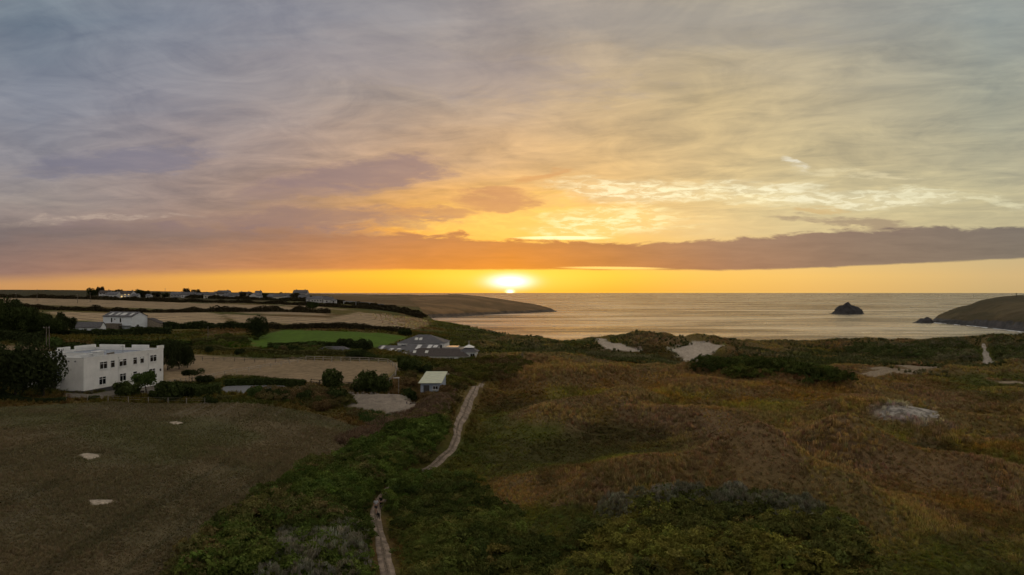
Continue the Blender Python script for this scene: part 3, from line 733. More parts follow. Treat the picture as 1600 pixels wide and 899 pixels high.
tag(patch('driveway', DRIVE, mat_sand('tarmac drive', (0.17, 0.175, 0.19), 0.1), wob=0.05), kind='structure')
PALE = mat_sand('bare chalky sand', (0.40, 0.34, 0.27), 0.35, 2.5)
for q in PATCHES: tag(patch('sand', q, PALE, 0.05, wob=0.9, size=0.9), kind='structure')
tag(patch('sand', BLOWOUT, mat_sand('grey blowout sand', (0.31, 0.285, 0.255), 0.6, 0.8), 0.05, wob=0.9, size=1.6), kind='structure')

# ------------------------------------------------------------------ ground cover: leaf clumps scattered by geometry nodes
def leaf_mat(name, src, transl=0.25, gain=1.0):
    """src: 'inst' colour per clump, or a base colour; leaves vary by their own stored tone"""
    m, nt, b = new_mat(name); nt.nodes.remove(b)
    out = nt.nodes['Material Output']
    tone = nt.nodes.new('ShaderNodeAttribute'); tone.attribute_name = 'Col'
    if src == 'inst':
        a = nt.nodes.new('ShaderNodeAttribute'); a.attribute_type = 'INSTANCER'; a.attribute_name = 'tint'; base = X(nt, a.outputs['Color'])
    else:
        v = pos_vec(nt); n = xnoise(nt, v, 0.5, 4.0, 0.6)
        base = xmix(nt, n.ss(0.3, 0.7), tuple(c * 0.75 for c in src), tuple(c * 1.25 for c in src))
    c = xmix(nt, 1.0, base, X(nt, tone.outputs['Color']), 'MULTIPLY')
    c = xmix(nt, 1.0, c, (gain,) * 3, 'MULTIPLY')
    d = nt.nodes.new('ShaderNodeBsdfDiffuse'); t = nt.nodes.new('ShaderNodeBsdfTranslucent'); mx = nt.nodes.new('ShaderNodeMixShader')
    nt.links.new(c.s, d.inputs[0]); nt.links.new(c.s, t.inputs[0]); mx.inputs[0].default_value = transl
    nt.links.new(d.outputs[0], mx.inputs[1]); nt.links.new(t.outputs[0], mx.inputs[2]); nt.links.new(mx.outputs[0], out.inputs[0])
    return m
LEAF_INST = leaf_mat('ground cover leaves', 'inst')
def tri_mesh(name, V, T, tone):
    me = mesh_np(name, V, T, False, np.repeat(np.asarray(tone)[:, None], 3, 1)); return me
def proto_bracken(seed):
    r_ = random.Random(seed); V = []; T = []; tone = []
    for k in range(7):
        az = k * 0.9 + r_.uniform(-.4, .4); L = r_.uniform(.6, 1.0); up = r_.uniform(.5, 1.1); tn = r_.uniform(.7, 1.3)
        pts = []
        for i in range(6):
            t = i / 5; ang = up - 1.25 * t; rr = L * t * (0.75 + .25 * t); pts.append(Vector((math.cos(az) * rr, math.sin(az) * rr, 0.05 + L * (math.sin(up) * t - .55 * t * t))))
        side = Vector((-math.sin(az), math.cos(az), 0))
        for i in range(5):
            w = 0.24 * L * (1 - i / 5.5)
            for s in (-1, 1):
                n = len(V); a = pts[i]; b = pts[i + 1]
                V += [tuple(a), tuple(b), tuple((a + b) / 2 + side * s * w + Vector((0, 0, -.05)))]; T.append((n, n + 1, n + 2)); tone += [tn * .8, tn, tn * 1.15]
    return tri_mesh('bracken_clump', V, T, tone)
def proto_leafy(seed, n=110, leaf=0.15, flat=0.75):
    r_ = random.Random(seed); V = []; T = []; tone = []
    lumps = [(Vector((r_.uniform(-.5, .5), r_.uniform(-.5, .5), r_.uniform(.1, .5))), r_.uniform(.3, .55)) for _ in range(6)]
    for k in range(n):
        c, rad_ = lumps[k % 6]
        d = Vector((r_.gauss(0, 1), r_.gauss(0, 1), abs(r_.gauss(0, 1)) * .9 + .05)).normalized()
        p = c + d * rad_ * r_.uniform(.8, 1.08); p.z *= flat * 1.2
        nrm = (d + Vector((r_.gauss(0, .55), r_.gauss(0, .55), r_.gauss(0, .55)))).normalized()
        u = nrm.orthogonal().normalized(); w = nrm.cross(u); a = r_.uniform(0, 6.28); u, w = u * math.cos(a) + w * math.sin(a), w * math.cos(a) - u * math.sin(a)
        l = leaf * r_.uniform(.6, 1.3); m = len(V); tn = r_.uniform(.65, 1.35)
        V += [tuple(p - u * l), tuple(p + w * l * .55), tuple(p + u * l), tuple(p - w * l * .55)]; T.append((m, m + 1, m + 2, m + 3)); tone += [tn] * 4
    return mesh_np('leafy_clump', V, T, False, np.repeat(np.array(tone)[:, None], 3, 1))
def proto_grass(seed, n=16, hgt=0.6, spread=0.3, wid=0.035):
    r_ = random.Random(seed); V = []; T = []; tone = []
    for k in range(n):
        az = r_.uniform(0, 6.28); b = Vector((r_.gauss(0, .14), r_.gauss(0, .14), -0.03)); lean = r_.uniform(.1, 1) * spread; hh = hgt * r_.uniform(.6, 1.1)
        side = Vector((-math.sin(az), math.cos(az), 0)) * wid; dirv = Vector((math.cos(az), math.sin(az), 0))
        mid = b + dirv * lean * .4 + Vector((0, 0, hh * .6)); tip = b + dirv * lean + Vector((0, 0, hh)); n0 = len(V); tn = r_.uniform(.7, 1.3)
        V += [tuple(b - side), tuple(b + side), tuple(mid + side * .8), tuple(mid - side * .8), tuple(tip), tuple(tip + side * .2)]
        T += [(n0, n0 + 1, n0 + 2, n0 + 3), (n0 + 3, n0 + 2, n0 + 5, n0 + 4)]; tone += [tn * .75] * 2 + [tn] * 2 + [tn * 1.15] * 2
    return mesh_np('grass_tuft', V, T, False, np.repeat(np.array(tone)[:, None], 3, 1))
def proto_coll(name, meshes):
    c = bpy.data.collections.new(name)
    for me in meshes:
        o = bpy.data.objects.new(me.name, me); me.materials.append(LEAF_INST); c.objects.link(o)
    return c
PC_BRACKEN = proto_coll('bracken clumps', [proto_bracken(s) for s in range(5)])
PC_LEAFY = proto_coll('leafy clumps', [proto_leafy(s) for s in range(5)])
PC_GRASS = proto_coll('grass tufts', [proto_grass(s) for s in range(5)])
PC_MARRAM = proto_coll('marram tufts', [proto_grass(30 + s, 22, 1.0, 0.7, 0.06) for s in range(4)])
def scatter(name, coll, nproto, pts, scl, tint, label, cat, tilt=0.25, zs=None):
    n = len(pts)
    me = bpy.data.meshes.new(name); me.vertices.add(n); me.vertices.foreach_set('co', np.asarray(pts, np.float32).ravel())
    def at(nm, ty, arr, key):
        a = me.attributes.new(nm, ty, 'POINT'); a.data.foreach_set(key, np.asarray(arr, np.float32 if ty != 'INT' else np.int32).ravel())
    sc3 = np.stack([scl, scl, scl * (zs if zs is not None else 1.0)], 1)
    at('scl', 'FLOAT_VECTOR', sc3, 'vector')
    at('rot', 'FLOAT_VECTOR', np.stack([rng.normal(0, tilt, n), rng.normal(0, tilt, n), rng.uniform(0, 6.28, n)], 1), 'vector')
    at('tint', 'FLOAT_COLOR', np.concatenate([tint, np.ones((n, 1))], 1), 'color')
    at('pi', 'INT', rng.integers(0, nproto, n), 'value')
    me.update()
    o = link(name, me)
    ng = bpy.data.node_groups.new(name + ' scatter', 'GeometryNodeTree')
    ng.interface.new_socket('Geometry', in_out='INPUT', socket_type='NodeSocketGeometry'); ng.interface.new_socket('Geometry', in_out='OUTPUT', socket_type='NodeSocketGeometry')
    N = ng.nodes.new; L = ng.links.new
    gi = N('NodeGroupInput'); go = N('NodeGroupOutput'); ip = N('GeometryNodeInstanceOnPoints'); ci = N('GeometryNodeCollectionInfo')
    ci.inputs['Collection'].default_value = coll; ci.inputs['Separate Children'].default_value = True; ci.inputs['Reset Children'].default_value = True
    def na(nm, ty):
        k = N('GeometryNodeInputNamedAttribute'); k.data_type = ty; k.inputs['Name'].default_value = nm; return k.outputs['Attribute']
    L(gi.outputs[0], ip.inputs['Points']); L(ci.outputs[0], ip.inputs['Instance']); ip.inputs['Pick Instance'].default_value = True
    L(na('pi', 'INT'), ip.inputs['Instance Index']); L(na('scl', 'FLOAT_VECTOR'), ip.inputs['Scale'])
    er = N('FunctionNodeEulerToRotation'); L(na('rot', 'FLOAT_VECTOR'), er.inputs[0]); L(er.outputs[0], ip.inputs['Rotation'])
    L(ip.outputs[0], go.inputs[0])
    md = o.modifiers.new('scatter', 'NODES'); md.node_group = ng
    return tag(o, label, cat, kind='stuff')

# vegetation zones (polygons on the ground)
SCRUB_L = P_([(270,925),(300,880),(345,838),(400,792),(480,740),(560,708),(602,690),(640,676),(672,660),(700,652),(712,660),(708,674),(694,702),(665,722),(635,738),(607,757),(583,776),(575,800),(578,850),(588,925)])
SCRUB_R = P_([(602,805),(604,780),(640,752),(690,738),(745,760),(800,800),(850,860),(900,925),(622,925)])
SCRUB_M = P_([(905,840),(960,800),(1040,775),(1130,772),(1210,788),(1300,815),(1335,845),(1400,925),(860,925)])
SCRUB_B = P_([(1085,574),(1150,569),(1250,579),(1332,598),(1338,611),(1260,605),(1150,592),(1090,584)])
SCRUB_K = P_([(690,566),(740,562),(800,558),(835,570),(805,590),(770,600),(752,596),(735,604),(690,606),(680,590)])
SCRUB_D = P_([(1310,542),(1380,539),(1450,537),(1530,537),(1640,536),(1640,570),(1500,568),(1380,560),(1320,552)])
MARRAM_Z = P_([(1120,566),(1150,547),(1190,553),(1215,566),(1230,580),(1170,584),(1110,578)])
def cand(n, r0, r1, a0=-38, a1=38.5, pw=0.0):
    """candidate ground points, evenly spread over the view"""
    a = np.radians(rng.uniform(a0, a1, n)); u = rng.uniform(0, 1, n)
    r_ = np.exp(math.log(r0) + u * math.log(r1 / r0)) if pw == 0 else (r0 ** pw + u * (r1 ** pw - r0 ** pw)) ** (1 / pw)
    return r_ * np.sin(a), r_ * np.cos(a)
def away(x, y, lists, d):
    m = np.ones(len(x), bool)
    for pl, w in lists:
        dd, _ = polyline_dist(x, y, pl); m &= dd > w
    return m
BARE = [BOWL_A, BOWL_B, BLOWOUT]
def place(x, y, lift=0.0): return np.stack([x, y, H(x, y) + lift], 1)
# bracken and rough grass of the dune side
x, y = cand(185000, 55, 420, -14, 39, 0.5)
az = np.arctan2(x, y); px = 800 + F * x / y; r_ = np.hypot(x, y)
m = (px > np.interp(r_, [50, 80, 100, 125, 180, 230, 330, 400], [625, 612, 690, 735, 770, 735, 660, 640]) + 30 * rng.normal(0, 1, len(x)) * sstep(150, 220, r_)) & away(x, y, [(PATH, 1.3), (PATH2, 0.5), (BEACH_PATH, 1.6)], 0) & (r_ < coast_r(az))
for b in BARE: m &= poly_sd(x, y, b) > rng.uniform(-1.3, 1.0, len(x))
for b in (SCRUB_L,): m &= ~in_poly(x, y, b)
m &= away(x, y, [(pl, w * 0.5 + 0.5) for pl, w in PALES[:5]], 0)
x, y, r_ = x[m], y[m], r_[m]
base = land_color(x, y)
lum = base.sum(1)
isgrass = lum > 0.30
jit = rng.uniform(0.7, 1.35, (len(x), 1)) * rng.normal(1, 0.08, (len(x), 3))
yel = (fbm(x, y, 7, 401, 3) + rng.normal(0, 0.12, len(x)) > 0.16)[:, None]
tint = np.clip(base * jit * np.where(yel, (1.5, 1.5, 1.1), 1.15), 0.005, 0.6)
g = (isgrass & (rng.uniform(0, 1, len(x)) < 0.6)) | (rng.uniform(0, 1, len(x)) < 0.25)
scl = np.interp(r_, [55, 120, 240, 420], [0.55, 0.75, 0.85, 1.0]) * rng.uniform(0.6, 1.25, len(x)) * np.clip(1 + 0.9 * fbm(x, y, 9, 411, 3), 0.5, 1.6)
P3 = place(x, y)
scatter('bracken', PC_BRACKEN, 5, P3[~g], scl[~g], tint[~g], 'rust and olive bracken covering the dune slopes right of the path', 'bracken')
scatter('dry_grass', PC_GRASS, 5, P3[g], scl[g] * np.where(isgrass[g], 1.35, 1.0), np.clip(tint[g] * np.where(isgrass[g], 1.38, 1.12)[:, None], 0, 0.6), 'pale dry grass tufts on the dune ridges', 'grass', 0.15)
# cropped grass of the brown field
x, y = cand(110000, 46, 172, -38, -8, 0.6)
m = in_poly(x, y, FIELD_BROWN)
for b in PATCHES: m &= ~in_poly(x, y, b)
x, y = x[m], y[m]
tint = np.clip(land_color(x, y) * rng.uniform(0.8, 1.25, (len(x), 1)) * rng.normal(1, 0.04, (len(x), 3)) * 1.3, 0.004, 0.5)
scatter('field_grass', PC_GRASS, 5, place(x, y), rng.uniform(0.2, 0.46, len(x)) * np.clip(1 + fbm(x, y, 6, 421, 3), 0.5, 1.6), tint, 'short dry brown grass of the field in front of the white house', 'grass', 0.3)
# scrub
def scrub(name, poly, n, size, cols, label, lumpr=(1.3, 2.6), tall=0.75, per=16, extra=(), coll=None, npr=5, cat='scrub', up=0.0):
    """thicket built of many rounded bushes; size = leaf clump scale, lumpr = bush radius"""
    xs = [p[0] for p in poly]; ys = [p[1] for p in poly]
    x = rng.uniform(min(xs), max(xs), n * 6); y = rng.uniform(min(ys), max(ys), n * 6)
    R_ = rng.uniform(lumpr[0], lumpr[1], len(x))
    d, _ = polyline_dist(x, y, PATH)
    m = (poly_sd(x, y, poly) < -R_ * 0.35) & (d > 0.95 + R_ * 0.85) & (polyline_dist(x, y, BEACH_PATH)[0] > R_ + 1.2)
    x, y, R_ = x[m][:n], y[m][:n], R_[m][:n]
    if len(extra):
        ex = np.array(extra); x = np.concatenate([x, ex[:, 0]]); y = np.concatenate([y, ex[:, 1]]); R_ = np.concatenate([R_, ex[:, 2]])
    k = sstep(-0.3, 0.3, fbm(x, y, 7, 441, 3) + rng.normal(0, 0.16, len(x)))
    t = mixc(mixc(np.broadcast_to(np.array(cols[0]), (len(x), 3)), cols[1], k), cols[2], sstep(0.08, 0.34, fbm(x, y, 10, 451, 3) + rng.normal(0, 0.1, len(x))) * 0.85)
    n2 = len(x) * per
    X2 = np.repeat(x, per); Y2 = np.repeat(y, per); R2 = np.repeat(R_, per); T2 = np.repeat(t, per, 0)
    zz = rng.uniform(0, 1, n2) ** 0.8; th_ = rng.uniform(0, 6.283, n2); rr = np.sqrt(1 - zz * zz)
    px_ = X2 + np.cos(th_) * rr * R2; py_ = Y2 + np.sin(th_) * rr * R2
    p = place(X2, Y2); g_ = H(px_, py_)
    p[:, 0] = px_; p[:, 1] = py_; p[:, 2] = np.maximum(p[:, 2] + zz * R2 * tall, g_) - 0.25 + up
    d, _ = polyline_dist(px_, py_, PATH); ok = d > 0.75
    T2 = T2 * rng.uniform(0.7, 1.3, (n2, 1)) * rng.normal(1, 0.05, (n2, 3))
    s_ = rng.uniform(size[0], size[1], n2) * np.clip(R2 / np.mean(lumpr), 0.7, 1.2)
    return scatter(name, coll or PC_LEAFY, npr, p[ok], s_[ok], np.clip(T2[ok], 0.004, 0.5), label, cat, 0.35)
G1, G2, G3 = (0.072, 0.088, 0.024), (0.130, 0.148, 0.036), (0.210, 0.185, 0.050)
BR = (0.150, 0.105, 0.050)
SIDE = [(p[0], p[1], r_) for p, r_ in zip(pick_many([(603,786),(612,778),(622,770),(634,763),(646,756),(600,795),(580,772),(592,762),(606,752),(622,744),(575,784),(572,794),(614,794),(628,782),(642,770),(655,760),(634,756),(648,750)]), (1.5,1.7,1.8,1.8,1.6,1.4,1.5,1.5,1.5,1.3,1.3,1.2,2.0,2.2,2.2,2.0,1.8,1.6))]
scrub('scrub', SCRUB_L, 560, (0.5, 0.9), [(0.072, 0.098, 0.024), (0.122, 0.165, 0.036), (0.185, 0.150, 0.060)], 'dark bramble scrub bank between the brown field and the path', (1.1, 2.7), 0.95, 18, SIDE)
scrub('scrub', SCRUB_R, 230, (0.4, 0.8), [G1, G2, G3], 'low green scrub on the right of the near path', (0.8, 2.0), 0.8, 15)
scrub('scrub', SCRUB_M, 230, (0.4, 0.85), [(0.085, 0.098, 0.030), (0.125, 0.130, 0.036), (0.22, 0.205, 0.045)], 'dark scrub mound at the bottom of the picture', (0.6, 2.2), 0.9, 16)
scrub('bracken', SCRUB_M, 240, (0.55, 1.0), [(0.15, 0.14, 0.04), (0.20, 0.15, 0.045), (0.26, 0.23, 0.05)], 'yellow green bracken mixed into the scrub mound', (0.7, 1.7), 0.8, 12, (), PC_BRACKEN, 5, 'bracken')
scrub('bracken', SCRUB_R, 200, (0.5, 0.95), [(0.12, 0.125, 0.035), (0.17, 0.16, 0.045), (0.24, 0.21, 0.05)], 'olive bracken mixed into the scrub right of the near path', (0.6, 1.6), 0.75, 12, (), PC_BRACKEN, 5, 'bracken')
scrub('bracken', SCRUB_L, 90, (0.55, 1.0), [(0.11, 0.13, 0.035), (0.17, 0.15, 0.05), (0.21, 0.15, 0.06)], 'brownish bracken growing through the bramble bank', (0.8, 1.9), 0.95, 12, (), PC_BRACKEN, 5, 'bracken')
scrub('scrub', SCRUB_B, 190, (0.7, 1.2), [(0.050, 0.066, 0.020), (0.078, 0.096, 0.026), G2], 'long dark thicket in the hollow below the beach dunes', (1.6, 3.2), 0.9, 14)
scrub('scrub', SCRUB_K, 220, (0.5, 1.0), [(0.095, 0.102, 0.026), (0.150, 0.135, 0.034), BR], 'mixed scrub on the knoll where the path ends', (1.0, 2.4), 0.6, 13)
scrub('scrub', SCRUB_D, 420, (0.7, 1.3), [(0.085, 0.102, 0.034), (0.130, 0.140, 0.052), (0.20, 0.18, 0.10)], 'green scrub covering the beach dunes at the far right', (1.4, 3.6), 0.85, 13)
# dead grey stems on top of the scrub
def stems(name, poly, n, size, col, label, lift, coll=PC_GRASS, npr=5, zs=1.0):
    xs = [p[0] for p in poly]; ys = [p[1] for p in poly]
    x = rng.uniform(min(xs), max(xs), n * 4); y = rng.uniform(min(ys), max(ys), n * 4)
    m = poly_sd(x, y, poly) < rng.uniform(-0.8, 0.3, len(x)); x, y = x[m][:n], y[m][:n]
    t = np.array(col) * rng.uniform(0.6, 1.4, (len(x), 1)) * rng.normal(1, 0.04, (len(x), 3))
    p = place(x, y); p[:, 2] += np.clip(0.35 + fbm(x, y, 5, 431, 3), 0.1, 1.2) * lift
    scatter(name, coll, npr, p, rng.uniform(*size, len(x)), np.clip(t, 0.004, 0.7), label, 'grass', 0.3, zs)
GREY = [(0.175, 0.170, 0.110), (0.255, 0.240, 0.175), (0.19, 0.18, 0.10)]
scrub('dead_stems', P_([(930,815),(960,798),(1040,776),(1130,772),(1210,786),(1300,812),(1335,840),(1280,838),(1200,815),(1120,806),(1030,806),(960,826)]), 64, (0.45, 0.8), GREY, 'grey dead stems along the top of the scrub mound', (0.9, 1.9), 1.0, 60, (), PC_GRASS, 5, 'grass', 0.55)
scrub('dead_stems', P_([(405,880),(440,855),(500,846),(560,856),(570,890),(560,930),(400,930)]), 34, (0.5, 0.9), GREY, 'grey dead stems on the scrub at the bottom left of the path', (1.0, 1.9), 1.05, 64, (), PC_GRASS, 5, 'grass', 0.75)
scrub('scrub', P_([(385,616),(430,611),(490,609),(548,611),(548,622),(522,640),(480,640),(440,632),(390,626)]), 75, (0.4, 0.8), [G1, (0.14, 0.11, 0.045), (0.19, 0.14, 0.065)], 'ragged brown and green shrubs between the drive and the brown field', (0.8, 1.6), 0.8, 14)
scrub('scrub', P_([(528,622),(548,615),(552,628),(575,645),(612,657),(640,650),(655,640),(662,646),(640,664),(590,662),(545,648)]), 60, (0.3, 0.65), [(0.10, 0.10, 0.03), (0.20, 0.16, 0.07), (0.15, 0.11, 0.05)], 'ragged weeds and dry shrubs fringing the sand pit', (0.4, 1.1), 0.8, 12)
scrub('scrub', P_([(440,552),(520,556),(580,559),(582,554),(520,549),(440,545)]), 55, (0.5, 1.0), [G1, G2, (0.14, 0.11, 0.05)], 'mixed shrubs on the bank behind the paddock', (0.9, 1.9), 0.8, 12)
scrub('scrub', P_([(622,604),(634,586),(650,578),(652,600),(648,612),(695,613),(700,590),(705,568),(740,562),(738,604),(722,645),(690,655),(650,668),(628,676),(636,655),(655,640),(650,622)]), 170, (0.35, 0.7), [(0.12, 0.10, 0.04), (0.19, 0.135, 0.06), (0.09, 0.095, 0.03)], 'ragged brown shrubs and dry growth around the shed', (0.5, 1.2), 0.7, 13)
scrub('scrub', P_([(300,536),(345,526),(400,524),(420,532),(385,546),(310,545)]), 22, (0.5, 1.0), [G1, G2, G3], 'mixed green shrubs left of the green field', (1.0, 2.2), 0.7, 12)
stems('tall_dry_grass', P_([(520,690),(560,672),(610,650),(650,640),(690,618),(712,612),(700,650),(660,680),(620,694),(560,706)]), 3200, (0.9, 1.7), (0.165, 0.112, 0.072), 'tall straw brown grass on the bank above the brown field', 0.4)
stems('tall_dry_grass', P_([(600,600),(625,590),(655,600),(660,612),(690,612),(680,622),(630,618),(605,612)]), 900, (0.8, 1.5), (0.20, 0.13, 0.06), 'tall golden grass beside the flat roofed shed', 0.1)
stems('reeds', P_([(560,648),(580,645),(625,655),(630,672),(615,682),(590,676),(565,662)]), 1500, (0.8, 1.6), (0.055, 0.085, 0.025), 'green reeds growing in front of the sand pit', 0.1)
# marram on the beach dunes
x, y = cand(34000, 225, 480, -8, 39, 0.6)
az = np.arctan2(x, y); m = (az > -0.10 + rng.uniform(0, 0.16, len(x))) & (np.hypot(x, y) < coast_r(az) + 38) & (fbm(x, y, 14, 461, 3) > -0.18) & away(x, y, [(BEACH_PATH, 2.0)], 0)
for b in (BOWL_A, BOWL_B): m &= (poly_sd(x, y, b) > rng.uniform(-1.5, 1.0, len(x))) & ~((poly_sd(x, y, b) < 14) & (y < np.mean([q[1] for q in b]) - 6) & (rng.uniform(0, 1, len(x)) < 0.7))
x, y = x[m], y[m]
t = mixc(np.broadcast_to(np.array((0.082, 0.092, 0.034)), (len(x), 3)), (0.16, 0.145, 0.075), sstep(-0.1, 0.4, fbm(x, y, 12, 471, 3))) * rng.uniform(0.6, 1.35, (len(x), 1))
scatter('marram_grass', PC_MARRAM, 4, place(x, y), rng.uniform(0.7, 1.35, len(x)), t, 'grey green marram grass on the beach dunes', 'grass', 0.25)
# ------------------------------------------------------------------ trees, bushes and hedges
def crown_mesh(name, seed, lumps, n, leaf, inner=0.75):
    """leaf faces spread over and through a cluster of lumps (unit crown, base at z=0)"""
    g = np.random.default_rng(seed)
    L = np.array(lumps); w = L[:, 3] ** 2; idx = g.choice(len(L), n, p=w / w.sum())
    d = g.normal(0, 1, (n, 3)); d[:, 2] = d[:, 2] * 0.9 + 0.15; d /= np.linalg.norm(d, axis=1)[:, None]
    rr = L[idx, 3] * (inner + (1.08 - inner) * g.uniform(0, 1, n) ** 0.5) * np.where(g.uniform(0, 1, n) < 0.14, g.uniform(1.0, 1.35, n), 1.0)
    p = L[idx, :3] + d * rr[:, None]
    nr_ = d + g.normal(0, 0.6, (n, 3)); nr_ /= np.linalg.norm(nr_, axis=1)[:, None]
    t = np.cross(nr_, g.normal(0, 1, (n, 3))); t /= np.linalg.norm(t, axis=1)[:, None] + 1e-9; b = np.cross(nr_, t)
    s = (leaf * g.uniform(0.55, 1.35, n))[:, None]
    V = np.stack([p - t * s, p + b * s * 0.55, p + t * s, p - b * s * 0.55], 1).reshape(-1, 3)
    q = np.arange(n * 4).reshape(-1, 4)
    tone = g.uniform(0.6, 1.4, n) * (0.85 + 0.3 * g.uniform(0, 1, len(L))[idx])
    return mesh_np(name, V, q, False, np.repeat(np.repeat(tone, 4)[:, None], 3, 1))
def ball_lumps(seed, k, spread=0.55, r0=0.28, r1=0.5, zc=0.62, zs=0.36):
    r_ = random.Random(seed); out = []
    for i in range(k):
        a = r_.uniform(0, 6.28); d = spread * math.sqrt(r_.uniform(0, 1)); out.append((d * math.cos(a), d * math.sin(a), zc + r_.uniform(-1, 1) * zs, r_.uniform(r0, r1)))
    return out
BUSH = [crown_mesh('bush_crown', 10 + i, ball_lumps(i, 16, .66, .22, .4, .40, .26), 2200, 0.085) for i in range(4)]
TREE = [crown_mesh('tree_crown', 30 + i, ball_lumps(50 + i, 22, .72, .2, .36, .60, .38), 5200, 0.052) for i in range(3)]
WIDE = [crown_mesh('wide_crown', 60 + i, ball_lumps(80 + i, 12, .75, .2, .34, .72, .16), 1800, 0.075) for i in range(2)]
LM = {'dark': leaf_mat('dark evergreen leaves', (0.036, 0.046, 0.018), 0.2), 'mid': leaf_mat('mid green leaves', (0.054, 0.070, 0.022), 0.2),
      'light': leaf_mat('fresh green leaves', (0.070, 0.105, 0.030), 0.25), 'olive': leaf_mat('olive leaves', (0.100, 0.096, 0.034), 0.2),
      'brown': leaf_mat('dry brown foliage', (0.150, 0.100, 0.046), 0.2), 'hedge': leaf_mat('hedge leaves', (0.042, 0.056, 0.018), 0.15), 'far': leaf_mat('far hedge leaves', (0.048, 0.040, 0.022), 0.15)}
BARK = mat_plain('bark', (0.055, 0.042, 0.032), 0.95, 0.35, 2.0, 0.6)
_mc = {}
def mesh_with(me, mat):
    k = (me.name, mat.name)
    if k not in _mc:
        c = me.copy(); c.materials.clear(); c.materials.append(mat); _mc[k] = c
    return _mc[k]
def trunk_mesh(h_, r0, lean=(0, 0), seed=0, limbs=4, spread=0.5):
    r_ = random.Random(seed); b = MB(); top = Vector((lean[0], lean[1], h_))
    b.tube([(0, 0, -0.4), (lean[0] * .25, lean[1] * .25, h_ * .4), tuple(top * 0.8), tuple(top)], [r0 * 1.25, r0, r0 * .75, r0 * .5], 7)
    for k in range(limbs):
        a = 6.28 * k / limbs + r_.uniform(-.4, .4); s = top * r_.uniform(.55, .85); e = s + Vector((math.cos(a) * spread * h_, math.sin(a) * spread * h_, h_ * r_.uniform(.3, .5)))
        b.tube([tuple(s), tuple((s + e) / 2 + Vector((0, 0, .05 * h_))), tuple(e)], [r0 * .55, r0 * .4, r0 * .18], 5)
    return b
def plant(name, px, Y, wid, hgt, kind, label, cat, lm='mid', group=None, z0=None, trunk=None, rz=0.0, lean=(0, 0), dy=0):
    """a bush or tree: crown mesh scaled to wid x hgt metres on its stem"""
    x, y, z = on(px, Y); z = z if z0 is None else z0
    t = tag(empty(name, (x, y, z), rz), label, cat, group)
    me = {'bush': BUSH, 'tree': TREE, 'wide': WIDE}[kind]; me = me[(int(px) + int(Y)) % len(me)]
    th_ = (trunk if trunk is not None else 0.25 * hgt)
    c = link('crown', mesh_with(me, LM[lm]), None, t); base = th_ * (0.75 if trunk else 0.0)
    c.location = (lean[0] * .9, lean[1] * .9, base); wid = wid * (1.22 if kind == 'bush' else 1.0); c.scale = (wid / 2, wid / 2, (hgt - base) * 1.02)
    c.rotation_euler = (0.12 * math.sin(px), 0.14 * math.cos(px * 1.3), (px * 1.7) % 6.28)
    trunk_mesh(max(th_, 0.5) * 1.1, max(0.07, 0.025 * hgt), lean, int(px), 4, 0.45).build('trunk', BARK, t)
    return t
